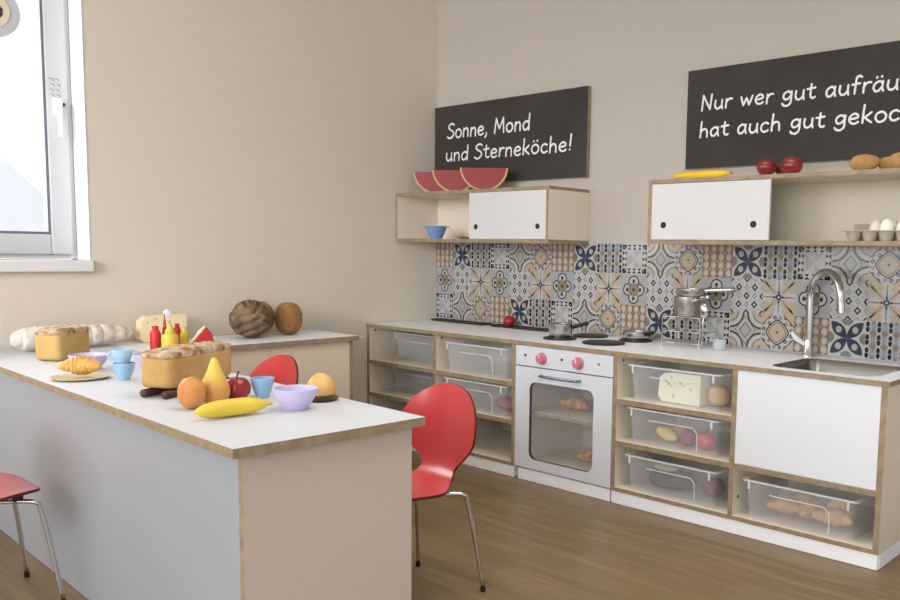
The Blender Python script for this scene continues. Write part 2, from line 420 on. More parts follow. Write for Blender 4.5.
    def H():
        rect(0, 1, 0, 1, 'white', 1)
        for i in range(5):
            for j in range(5):
                x, z = i/4, j/4
                if (i+j) % 2 == 0: dia(x, z, .10, 'black', 3, .115); dia(x, z, .045, 'white', 4, .052)
                else: dia(x, z, .085, 'lblue', 3, .1); circ(x, z, .035, 'white', 4, 8)
        for i in range(4):
            for j in range(4): circ((i+.5)/4, (j+.5)/4, .03, 'lgrey', 3, 8)
    def I():
        rect(0, 1, 0, 1, 'cream', 1)
        for k in range(4): 
            a = pi/4+k*pi/2; dx, dz = cos(a), sin(a)
            bar((.5+.1*dx, .5+.1*dz), (.5+.66*dx, .5+.66*dz), .008, 'tan', 3, .04); bar((.5+.4*dx, .5+.4*dz), (.5+.58*dx, .5+.58*dz), .014, 'black', 4, .03)
            a = k*pi/2; dx, dz = cos(a), sin(a)
            bar((.5+.06*dx, .5+.06*dz), (.5+.5*dx, .5+.5*dz), .05, 'white', 2, .12)
            bar((.5+.06*dx, .5+.06*dz), (.5+.48*dx, .5+.48*dz), .03, 'grey', 3, .012)
            circ(.5+.3*cos(a+.4), .5+.3*sin(a+.4), .04, 'white', 2, 8); circ(.5+.3*cos(a-.4), .5+.3*sin(a-.4), .04, 'white', 2, 8)
            dia(.5+.13*dx, .5+.13*dz, .045, 'navy', 5)
        circ(.5, .5, .09, 'navy', 6, 8); circ(.5, .5, .035, 'white', 7, 8)
    r1 = [A, B, Cc, D, E, F]; r2 = [G, H, I]; r3 = [D, E, F, A, B, Cc]
    for i in range(19):
        for row, (z0, hz, seq) in enumerate(((ZC+.3102, .1461, r1), (ZC+.1602, .15, r2), (ZC+.0102, .15, r3))):
            state['o'] = (.001+i*.15, z0, hz); seq[i % len(seq)]()
    # drop slivers collapsed by clamping
    bad = [f for f in bm.faces if f.calc_area() < 1e-8]
    bmesh.ops.delete(bm, geom=bad, context='FACES')
    me = bpy.data.meshes.new('backsplash'); 
    for f in bm.faces: f.normal_update()
    for f in bm.faces:
        if f.normal.y > .5 and f.calc_center_median().y < -.003: f.normal_flip()
    bm.to_mesh(me); bm.free()
    for m in mats: me.materials.append(m)
    o = bpy.data.objects.new('backsplash', me); C.objects.link(o)
    tag(o, 'patchwork patterned tile backsplash along the back wall above the worktop', 'backsplash')
backsplash()

# ================================================================== BASE CABINETS
T = .02
def toe(parent, x0, x1, side=False):
    bm = NB(); box(bm, x0, x1, DF+.004, DF+.02, 0.002, .056)
    if side: box(bm, x1-.016, x1, DF+.02, -.03, .002, .056)
    return link('toe_kick', bm, mat('white_toe_kick', (246, 246, 248), .4), parent)
def hole(parent, x, z, y=DF+.012):
    pass
SH = (.434, .455), (.254, .275), (.0555, .072)
def shelf_unit(name, label, x0, xm, x1, bays):
    u = empty(name, label, 'cabinet', (x0, -.25, 0))
    def L(a): return a-x0
    def P(nm, a, b, z0, z1, ax, y0=DF, y1=-.01, face=None):
        return panel(nm, u, L(a), L(b), y0+.25, y1+.25, z0, z1, ax, face)
    zt = ZC-.0185
    P('side_panel', x0, x0+T, .056, zt, 0); P('side_panel', x1-T, x1, .056, zt, 0); P('divider_panel', xm-T/2, xm+T/2, .072, zt, 0)
    P('bottom_panel', x0+T, x1-T, .0555, .072, 2)
    P('back_panel', x0+T, xm-T/2, .072, zt, 1, -.022, -.01); P('back_panel', xm+T/2, x1-T, .072, zt, 1, -.022, -.01)
    for (a, b, zs) in bays:
        for z0, z1 in zs: P('shelf', a, b, z0, z1, 2, DF, -.022)
    bm = NB(); box(bm, L(x0)+.003, L(x1)-.003, DF+.25+.003, DF+.25+.019, .002, .0555); box(bm, L(x1)-.019, L(x1), DF+.27, .22, .002, .0555)
    link('toe_kick', bm, mat('white_toe_kick', (246, 246, 248), .4), u)
    return u
ua = shelf_unit('shelf_cabinet', 'open birch shelf cabinet with two columns of bays left of the oven', .004, .5615, 1.125,
                [(.024, .5515, SH[:2]), (.5715, 1.105, SH[:2])])
uc = shelf_unit('sink_cabinet', 'birch cabinet with tool box bays and white sink front right of the oven', 1.6905, 2.257, 2.8199,
                [(1.7105, 2.247, SH[:2]), (2.267, 2.7999, [(.256, .276)])])
bm = NB(); box(bm, 2.268-1.6905, 2.7985-1.6905, DF+.25+.001, DF+.25+.018, .2775, .6345)
link('sink_front', bm, DOORW, uc, bevel=.001)
# small system screws in the side panels
bm = NB(); cyl(bm, (1.7106-1.6905, DF+.25+.04, .615), (1.7106-1.6905+.002, DF+.25+.04, .615), .006, seg=10)
link('cover_cap', bm, mat('brown_cap', (92, 70, 48), .5), uc)
bm = NB(); cyl(bm, (2.2672-1.6905, DF+.29, .14), (2.2692-1.6905, DF+.29, .14), .006, seg=10)
link('cover_cap', bm, mat('brown_cap', (92, 70, 48), .5), uc)
for x in (.0242, .5717):
    bm = NB(); cyl(bm, (x-.004, DF+.29, .618), (x-.004+.002, DF+.29, .618), .006, seg=10)
    link('cover_cap', bm, mat('brown_cap', (92, 70, 48), .5), ua)

# oven
ov = empty('toy_oven', 'light grey play oven with two pink knobs between the cabinets', 'oven', (1.408, -.25, 0))
OX = 1.408; OY = -.25
def ob(name, x0, x1, y0, y1, z0, z1, m, ax=None, par=None, bevel=0):
    bm = NB(); box(bm, x0-OX, x1-OX, y0-OY, y1-OY, z0, z1, 0, ax, 1); return link(name, bm, [m, PLY], par or ov, bevel=bevel)
ob('side_panel', 1.1265, 1.1435, DF+.019, -.01, .056, ZC-.0185, LAMI, 0); ob('side_panel', 1.672, 1.689, DF+.019, -.01, .056, ZC-.0185, LAMI, 0)
ob('bottom_panel', 1.1435, 1.672, DF+.019, -.01, .056, .076, LAMI, 2); ob('back_panel', 1.1435, 1.672, -.022, -.01, .076, ZC-.0185, LAMI, 1)
ob('oven_shelf', 1.1435, 1.672, -.47, -.022, .305, .322, LAMI, 2)
ob('toe_kick', 1.147, 1.684, DF+.004, DF+.019, .002, .055, mat('white_toe_kick', (246, 246, 248), .4))
cp = ob('control_panel', 1.1285, 1.687, DF, DF+.018, .541, ZC-.021, OVEN, None, bevel=.001)
for kx in (1.290, 1.502):
    bm = NB()
    cyl(bm, (kx-OX, DF-OY-.006, .583), (kx-OX, DF-OY, .583), .028, seg=28)
    k0 = link('knob', bm, mat('lilac_knob_rim', (176, 140, 164), .35), ov, smooth='auto')
    bm = NB(); cyl(bm, (kx-OX, DF-OY-.024, .583), (kx-OX, DF-OY-.006, .583), .020, .024, seg=28)
    link('knob_dial', bm, mat('pink_knob', (208, 116, 130), .35), k0, smooth='auto')
    bm = NB(); box(bm, kx-OX-.003, kx-OX+.003, DF-OY-.026, DF-OY-.024, .585, .603); link('pointer', bm, mat('pale_pink', (240, 205, 215), .4), k0)
for dx in (1.187, 1.406, 1.612):
    bm = NB(); cyl(bm, (dx-OX, DF-OY-.002, .589), (dx-OX, DF-OY, .589), .006, seg=12)
    link('indicator_dot', bm, BLACK if dx < 1.6 else mat('grey_dot', (120, 122, 126), .4), ov)
# door
bm = NB()
inner = rrect(1.217-OX, 1.588-OX, .108, .470, .035); N = len(inner)
outer = []
cxo, czo = 1.4075-OX, .30; hx, hz = .2785, .2375
x0_, x1_, z0_, z1_ = 1.1285-OX, 1.687-OX, .062, .536
for q, (cx_, cz_) in enumerate(((x1_, z1_), (x0_, z1_), (x0_, z0_), (x1_, z0_))):
    for k in range(7):
        ix, iz = inner[q*7+k]
        if q in (0, 2): outer.append((cx_, iz) if k < 3 else ((cx_, cz_) if k == 3 else (ix, cz_)))
        else: outer.append((ix, cz_) if k < 3 else ((cx_, cz_) if k == 3 else (cx_, iz)))
ya, yb = DF-OY, DF-OY+.018
rings = [[(x, ya, z) for x, z in outer], [(x, ya, z) for x, z in inner], [(x, yb, z) for x, z in inner], [(x, yb, z) for x, z in outer], [(x, ya, z) for x, z in outer]]
loops(bm, rings); bmesh.ops.remove_doubles(bm, verts=bm.verts[:], dist=1e-6)
for f in bm.faces:
    c = f.calc_center_median()
    if abs(c.y-(ya+yb)/2) < .002 and abs(c.x-(1.4025-OX)) < .19 and .1 < c.z < .48: f.material_index = 1
dr = link('oven_door', bm, [OVEN, mat('dark_window_edge', (70, 60, 52), .5)], ov)
bm = NB(); prism_y(bm, rrect(1.219-OX, 1.586-OX, .110, .468, .034), ya+.009, ya+.012)
link('window_pane', bm, mat('clear_acrylic', (255, 255, 255), .03, alpha=.07, spec=.4), dr)
bm = NB(); tube(bm, smooth_path([(1.287-OX, ya+.001, .506), (1.292-OX, ya-.018, .506), (1.31-OX, ya-.026, .506), (1.40-OX, ya-.029, .506), (1.49-OX, ya-.026, .506), (1.508-OX, ya-.018, .506), (1.513-OX, ya+.001, .506)], 6), .0062, 12)
link('door_handle', bm, mat('blue_grey_metal', (150, 158, 176), .25, 1), dr, smooth=True)

# worktop with sink cut-out
SX0, SX1, SY0, SY1 = 2.352, 2.752, -.452, -.075
def worktop():
    bm = NB(); z0, z1 = ZC-.018, ZC; X0, X1, Y0, Y1 = .004, 2.826, -.518, -.0065
    n = 8; inn = []
    for cx, cy, a0 in ((SX1-.06, SY1-.06, 0), (SX0+.06, SY1-.06, pi/2), (SX0+.06, SY0+.06, pi), (SX1-.06, SY0+.06, 3*pi/2)):
        for k in range(n+1):
            a = a0+pi/2*k/n; inn.append((cx+.06*cos(a), cy+.06*sin(a)))
    out = []
    for q, (cx, cy) in enumerate(((X1, Y1), (X0, Y1), (X0, Y0), (X1, Y0))):
        for k in range(n+1):
            ix, iy = inn[q*(n+1)+k]; h = n//2
            if q in (0, 2): out.append((cx, iy) if k < h else ((cx, cy) if k == h else (ix, cy)))
            else: out.append((ix, cy) if k < h else ((cx, cy) if k == h else (cx, iy)))
    def rg(p, z): return [(x, y, z) for x, y in p]
    loops(bm, [rg(out, z1), rg(inn, z1), rg(inn, z0), rg(out, z0), rg(out, z1)])
    bmesh.ops.remove_doubles(bm, verts=bm.verts[:], dist=1e-6)
    for f in bm.faces:
        f.normal_update(); f.material_index = 0 if abs(f.normal.z) > .5 else 1
    tag(link('worktop', bm, [TOPM, PLY]), 'long white laminate worktop with plywood edge over the oven and cabinets', 'worktop')
    # sink
    s = empty('sink', 'stainless steel kitchen sink set into the right end of the worktop', 'sink', ((SX0+SX1)/2, (SY0+SY1)/2, ZC))
    ox, oy = (SX0+SX1)/2, (SY0+SY1)/2
    def ring(off, z, rr):
        pts = []
        for cx, cy, a0 in ((SX1-.06, SY1-.06, 0), (SX0+.06, SY1-.06, pi/2), (SX0+.06, SY0+.06, pi), (SX1-.06, SY0+.06, 3*pi/2)):
            for k in range(n+1):
                a = a0+pi/2*k/n; pts.append((cx+(rr+off)*cos(a)-ox, cy+(rr+off)*sin(a)-oy, z))
        return pts
    bm = NB(); R = loops(bm, [ring(-.001, -.004, .06), ring(-.012, -.006, .06), ring(-.018, -.02, .06), ring(-.03, -.12, .06), ring(-.05, -.135, .06), ring(-.058, -.138, .06)])
    bm.faces.new(R[-1])
    b = link('basin', bm, mat('sink_steel', (138, 134, 128), .24, 1), s, smooth='auto')
    sm = b.modifiers.new('solid', 'SOLIDIFY'); sm.thickness = .0015; sm.offset = 1
    bm = NB(); cyl(bm, (0, 0, -.1375), (0, 0, -.134), .03, seg=24); link('drain', bm, STEEL, s)
worktop()

# faucet
fa = empty('faucet', 'tall chrome gooseneck faucet behind the sink', 'faucet', (2.335, -.05, ZC))
bm = NB(); lathe(bm, [(0, 0), (.024, 0), (.024, .006), (.018, .014), (.017, .06), (.014, .07), (.0125, .08), (0, .08)], 24); link('base', bm, CHROME, fa, smooth='auto')
dx, dy = .165, -.10
pts = [(0, 0, .07), (0, 0, .2), (0, 0, .25)]
for k in range(1, 12):
    a = pi-pi*k/11*1.05; pts.append((dx/2+dx/2*cos(a), dy/2+dy/2*cos(a), .25+.10*sin(a)))
pts.append((dx+.002, dy, .215))
bm = NB(); tube(bm, smooth_path(pts, 3), .0150, 16); link('spout', bm, CHROME, fa, smooth='auto')
bm = NB(); cyl(bm, (dx+.002, dy, .235), (dx+.004, dy, .195), .0165, seg=18); link('aerator', bm, CHROME, fa, smooth='auto')
bm = NB(); tube(bm, [(-.005, 0, .05), (-.02, -.01, .056), (-.045, -.022, .075), (-.06, -.03, .10)], [.011, .009, .011, .007], 14); link('lever', bm, mat('white_lever', (232, 232, 232), .25), fa, smooth='auto')

# hotplates
for x, y, r, lab in ((1.225, -.315, .080, 'black round hotplate under the small steel pot'), (1.245, -.105, .088, 'black round hotplate at the back beside the tiles'),
                     (1.484, -.315, .098, 'largest black round hotplate, empty, at the worktop front edge'), (1.515, -.105, .078, 'black round hotplate under the low steel pan')):
    bm = NB(); lathe(bm, [(0, 0), (r, 0), (r, .006), (r-.006, .009), (0, .009)], 40)
    tag(link('hotplate', bm, mat('matt_black_plate', (30, 28, 30), .42), smooth='auto', loc=(x, y, ZC)), lab, 'hotplate', 'hotplates of the play hob')
def pan(name, label, x, y, z, r, h, ang, hl=.12, group=None, m=STEEL, spot=None):
    e = empty(name, label, 'cooking pot', (x, y, z), ang, group)
    bm = NB(); lathe(bm, [(0, 0), (r*.93, 0), (r, .008), (r, h), (r+.004, h+.002), (r-.002, h), (r-.003, .008), (0, .004)], 36); link('pot_body', bm, m, e, smooth='auto')
    bm = NB(); tube(bm, smooth_path([(r-.002, 0, h*.75), (r+.02, 0, h*.85), (r+hl, 0, h*1.1)], 5), .006, 10, flat=1.6); link('handle', bm, BLACK if hl < .1 else CHROME, e, smooth=True)
    return e
pan('saucepan', 'small shiny steel pot standing on the front left hotplate', 1.215, -.30, ZC+.0095, .056, .062, radians(35), .075)
pan('frying_pan', 'low shiny steel pan on the rear right hotplate', 1.512, -.10, ZC+.0095, .064, .036, radians(-12), .05)
for nm, x0, x1, lab in (('baking_tray', .05, .50, 'thin black tray lying on the worktop in the wall corner'), ('baking_tray', .535, .975, 'thin black tray lying under the red tomato')):
    e = empty(nm, lab, 'tray', ((x0+x1)/2, -.065, ZC+.0005), 0, 'black trays on the worktop')
    hw = (x1-x0)/2
    bm = NB(); prism_z(bm, [(x, y) for x, y in rrect(-hw+.012, hw-.012, -.038, .038, .02)], 0, .003); link('tray_base', bm, mat('black_enamel', (52, 42, 36), .45), e)
    bm = NB(); loops(bm, [[(x, y, 0) for x, y in rrect(-hw+.012, hw-.012, -.038, .038, .02)], [(x, y, .009) for x, y in rrect(-hw, hw, -.048, .048, .024)], [(x, y, .009) for x, y in rrect(-hw+.003, hw-.003, -.045, .045, .022)], [(x, y, .003) for x, y in rrect(-hw+.014, hw-.014, -.036, .036, .019)]])
    link('tray_rim', bm, mat('black_enamel', (52, 42, 36), .45), e, smooth='auto')

# ================================================================== FOOD BUILDERS
def food(name, label, cat, bm, m, loc, rz=0, group=None, rot=None):
    o = link(name, bm, m, None, smooth=True, loc=loc); o.rotation_euler = rot or (0, 0, rz); return tag(o, label, cat, group)
def apple(name, label, loc, r, col, group=None, vcol=None, cat='apple', leaf=False):
    e = empty(name, label, cat, loc, 0, group)
    def f(d):
        th = math.acos(max(-1, min(1, d.z))); k = 1-.14*math.exp(-(th/.42)**2)*1.6-.1*math.exp(-((pi-th)/.4)**2)
        return Vector((d.x*r*1.02, d.y*r*1.02, d.z*r*.94*k+r*.86))
    bm = NB(); blob(bm, f, 28, 18); link('flesh', bm, mat('skin_'+name+str(col), col, .28, coat=.4, vcol=vcol, vscale=14), e, smooth=True)
    bm = NB(); tube(bm, smooth_path([(0, 0, r*1.42), (.002, 0, r*1.75), (.008, .003, r*2.15)], 4), .0022, 8); link('stem', bm, mat('fruit_stem', (70, 52, 34), .7), e, smooth=True)
    return e
def banana(name, label, loc, rz, ln, r, col, bend=.03, cat='banana', group=None, tip=(150, 120, 60)):
    e = empty(name, label, cat, loc, rz, group)
    pts, rad = [], []
    for k in range(21):
        t = k/20*2-1; pts.append((t*ln/2, bend*(1-t*t)-bend*.5, r)); rad.append(r*max(.18, (1-abs(t)**3.2)**.6))
    bm = NB(); tube(bm, pts, rad, 8); link('peel', bm, mat('peel_'+name+str(col), col, .45, var=.08, vscale=20), e, smooth=True)
    bm = NB(); cyl(bm, (ln/2-.001, -bend*.5, r), (ln/2+.009, -bend*.5-.003, r+.001), r*.22, r*.2, seg=8); link('tip', bm, mat('fruit_tip'+str(tip), tip, .7), e, smooth=True)
    return e
def croissant(bm, ln, r, bend, c=(0, 0, 0), seed=0, rz=0):
    pts, rad = [], []
    for k in range(41):
        t = k/40*2-1; x, y = t*ln/2, -bend*t*t+bend*.5
        x, y = rot2((x, y), rz); pts.append((c[0]+x, c[1]+y, c[2]+r*1.02))
        rr = r*(1-.72*abs(t)**1.5); rad.append(rr*(1+.20*(((1-abs(t))*4.5) % 1)-.10))
    tube(bm, pts, rad, 14, flat=.9)
CRUST = mat('golden_crust', (206, 152, 78), .6, vcol=(226, 188, 118), vscale=35, bump=.3, bscale=60)
def roll_bm(a, b, h, seed=0):
    bm = NB()
    def f(d):
        k = 1+.05*noise.noise(d*2.5+Vector((seed, 0, 0))); z = d.z*h*k if d.z > 0 else d.z*h*.25
        return Vector((d.x*a*k, d.y*b*k, z+h*.25))
    blob(bm, f, 26, 16); return bm
def bowl(name, label, loc, r, h, col, cat='bowl', rz=0, handle=False, group=None, lip=0):
    e = empty(name, label, cat, loc, rz, group)
    m = mat('glaze_%s' % (str(col)), col, .3, spec=.4)
    bm = NB(); lathe(bm, [(0, 0), (r*.52, 0), (r*.56, .004), (r*.78, h*.42), (r*.94, h*.75), (r, h), (r-.003, h+.001), (r*.90, h*.72), (r*.74, h*.42), (r*.5, .008), (0, .006)], 32)
    link('vessel', bm, m, e, smooth='auto')
    if handle:
        bm = NB(); tube(bm, smooth_path([(-r*.88, 0, h*.85), (-r*1.2, 0, h*.84), (-r*1.3, 0, h*.6), (-r*1.1, 0, h*.35), (-r*.78, 0, h*.4)], 5), .0035, 10); link('handle', bm, m, e, smooth=True)
    if lip:
        for s_ in (1, -1):
            bm = NB(); box(bm, r*.9 if s_ > 0 else -r*1.3, r*1.3 if s_ > 0 else -r*.9, -.018, .018, h-.006, h); link('grip', bm, m, e, bevel=.002)
    return e
LILAC = (200, 190, 222); BLUE = (150, 186, 216)

food('tomato', 'red toy tomato lying on the black tray by the tiles', 'tomato', (lambda b: (blob(b, ell(.032, .032, .03)), b)[1])(NB()), mat('tomato_red', (160, 40, 46), .4), (.655, -.062, ZC+.034))

# ================================================================== WALL SHELVES
ZS0, ZS1 = 1.108, 1.378; YS = -.314
def wall_shelf(name, label, x0, x1, divs):
    e = empty(name, label, 'wall cabinet', (x0, 0, ZS0))
    def P(nm, a, b, z0, z1, ax, y0=YS, y1=-.001, face=None): return panel(nm, e, a-x0, b-x0, y0, y1, z0-ZS0, z1-ZS0, ax, face)
    P('top_panel', x0, x1, ZS1-.016, ZS1, 2); P('bottom_panel', x0, x1, ZS0, ZS0+.016, 2)
    P('side_panel', x0, x0+.016, ZS0+.016, ZS1-.016, 0, face=LAMI); P('side_panel', x1-.016, x1, ZS0+.016, ZS1-.016, 0, face=LAMI)
    P('back_panel', x0+.016, x1-.016, ZS0+.016, ZS1-.016, 1, -.012, -.001)
    for d in divs: P('divider_panel', d-.008, d+.008, ZS0+.016, ZS1-.016, 0, YS+.016, -.012)
    return e, x0
def sliding(e, xo, x0, x1, holes):
    bm = NB(); box(bm, x0-xo, x1-xo, YS+.002, YS+.014, .0175, ZS1-ZS0-.018); d = link('sliding_door', bm, mat('offwhite_door', (210, 209, 208), .36), e, bevel=.001)
    for h in holes:
        bm = NB(); cyl(bm, (h-xo, YS+.0008, 1.187-ZS0), (h-xo, YS+.0022, 1.187-ZS0), .0135, seg=24)
        lathe_pts = None
        link('finger_hole', bm, mat('dark_hole', (26, 22, 20), .7), d)
        bm = NB(); cyl(bm, (h-xo, YS+.0002, 1.187-ZS0), (h-xo, YS+.0012, 1.187-ZS0), .005, seg=14); 
        link('finger_hole_centre', bm, mat('dark_hole_centre', (70, 60, 52), .7), d)
w1, o1 = wall_shelf('wall_cabinet', 'smaller birch wall cabinet by the room corner carrying melon slices', .003, 1.138, [])
sliding(w1, o1, .594, 1.122, (.645, 1.068))
w2, o2 = wall_shelf('wall_cabinet', 'long birch wall cabinet on the right carrying apples and potatoes', 1.705, 2.84, [])
sliding(w2, o2, 1.722, 2.266, (1.783, 2.200))

# melon slices
def melon(label, x, y, rz):
    e = empty('watermelon_slice', label, 'watermelon slice', (x, y, ZS1), rz, 'watermelon slices on the wall cabinet')
    R_ = .127; cz = .1275; zt = .120; n = 30
    a0 = math.asin((zt-cz)/R_)
    def arc_(Rr, z_c, zt_): 
        s = math.asin((zt_-z_c)/Rr); return [(Rr*cos(s-(pi+2*s)*k/n), z_c+Rr*sin(s-(pi+2*s)*k/n)) for k in range(n+1)]
    bm = NB(); prism_y(bm, arc_(R_-.008, cz, zt), -.019, .019); link('melon_flesh', bm, mat('melon_red', (146, 40, 42), .5), e)
    o_ = arc_(R_, cz, zt); i_ = arc_(R_-.008, cz, zt)
    bm = NB()
    for k in range(n):
        vs = [(o_[k], -.02), (o_[k+1], -.02), (i_[k+1], -.02), (i_[k], -.02), (o_[k], .02), (o_[k+1], .02), (i_[k+1], .02), (i_[k], .02)]
        v = [bm.verts.new((p[0], y_, p[1])) for p, y_ in vs]
        for idx in ((0, 1, 2, 3), (4, 7, 6, 5), (0, 4, 5, 1), (3, 2, 6, 7)): bm.faces.new([v[i] for i in idx])
    bmesh.ops.remove_doubles(bm, verts=bm.verts[:], dist=1e-6)
    link('rind', bm, mat('melon_rind', (196, 170, 110), .5), e)
melon('leftmost watermelon slice, partly hidden behind the next one', .175, -.165, radians(38))
melon('middle watermelon slice between the two others', .345, -.175, radians(38))
melon('front watermelon slice, fully visible, nearest the blackboard centre', .575, -.185, radians(38))

bowl('toy_bowl', 'blue toy bowl with grips inside the corner wall cabinet', (.255, -.235, ZS0+.0165), .058, .07, (116, 146, 196), lip=1, rz=radians(40))
e = empty('wooden_spoon_rest', 'small brown wooden dish beside the blue bowl in the wall cabinet', 'dish', (.500, -.235, ZS0+.0165))
bm = NB(); lathe(bm, [(0, 0), (.035, 0), (.055, .012), (.05, .014), (0, .006)], 20); link('dish', bm, mat('brown_wood', (176, 124, 70), .5), e, smooth='auto')
bm = NB(); cyl(bm, (.035, 0, .009), (.04, 0, .045), .006, seg=10); link('peg', bm, BLACK, e)

banana('corn_cob', 'long yellow corn cob lying on top of the right wall cabinet', (1.925, -.262, ZS1+.001), radians(-2), .285, .017, (226, 186, 52), .0, cat='corn cob')
RED = (126, 26, 32)
apple('apple', 'leftmost dark red apple on the right wall cabinet', (2.224, -.268, ZS1), .0375, RED, 'dark red apples', cat='apple')
apple('apple', 'middle dark apple set back between the two front apples', (2.262, -.195, ZS1), .034, (96, 44, 34), 'dark red apples', cat='apple')
apple('apple', 'right front dark red apple on the right wall cabinet', (2.330, -.268, ZS1), .039, (134, 30, 36), 'dark red apples', cat='apple')
POT = mat('potato_skin', (190, 150, 96), .6, vcol=(168, 126, 74), vscale=18, bump=.15)
for x, y, a, b, h, rz, lab in ((2.605, -.262, .052, .035, .03, .1, 'large light brown potato left in the row on the wall cabinet'), (2.675, -.20, .04, .03, .027, .4, 'smaller potato behind the large one on the wall cabinet'),
                     (2.735, -.262, .042, .034, .03, -.1, 'round potato at the right end of the wall cabinet')):
    bm = NB(); blob(bm, ell(a, b, h, .12, 2.2, x), 26, 18); food('potato', lab, 'potato', bm, POT, (x, y, ZS1+h*.97), rz, 'potatoes on the wall cabinet')

# egg carton
ec = empty('egg_carton', 'grey cardboard egg carton with open lid on the right wall cabinet shelf', 'egg carton', (2.69, -.205, ZS0+.0165))
CARD = mat('grey_cardboard', (176, 166, 154), .9, bump=.3, bscale=90)
bm = NB()
NX = 5; sp = .06
for i in range(NX):
    for j in range(2):
        lathe(bm, [(0, 0), (.018, 0), (.025, .014), (.0295, .036), (.0275, .036), (.023, .014), (.015, .003), (0, .003)], 14, ((i-2)*sp, (j-.5)*sp, 0))
link('cups', bm, CARD, ec, smooth='auto')
bm = NB()
for (a, b, c, d) in ((-.162, .162, -.066, -.056), (-.162, .162, .056, .066), (-.162, -.148, -.056, .056), (.148, .162, -.056, .056)): box(bm, a, b, c, d, .0355, .039)
for i in range(NX-1): lathe(bm, [(0, .0), (.010, .0), (.008, .036), (.004, .046), (0, .046)], 10, ((i-1.5)*sp, 0, 0))
link('rim', bm, CARD, ec)
bm = NB(); prism_z(bm, rrect(-.158, .158, .068, .080, .004), .002, .066); link('lid', bm, CARD, ec)
EGG = mat('egg_shell', (244, 238, 228), .45)
k = 0
for i, j, lab in ((2, 0, 'first white egg from the left in the front row of the carton'), (3, 0, 'second white egg from the left in the front row of the carton'), (1, 1, 'leftmost white egg in the back row of the carton'),
                  (4, 0, 'last white egg in the front row of the carton'), (2, 1, 'left white egg in the back row of the carton'), (3, 1, 'right white egg in the back row of the carton')):
    bm = NB(); blob(bm, lambda d: Vector((d.x*.0262*(1-.1*d.z), d.y*.0262*(1-.1*d.z), d.z*.034)), 20, 14)
    food('egg', lab, 'egg', bm, EGG, (2.69+(i-2)*sp, -.205+(j-.5)*sp, ZS0+.0165+.0475), 0, 'eggs in the carton')

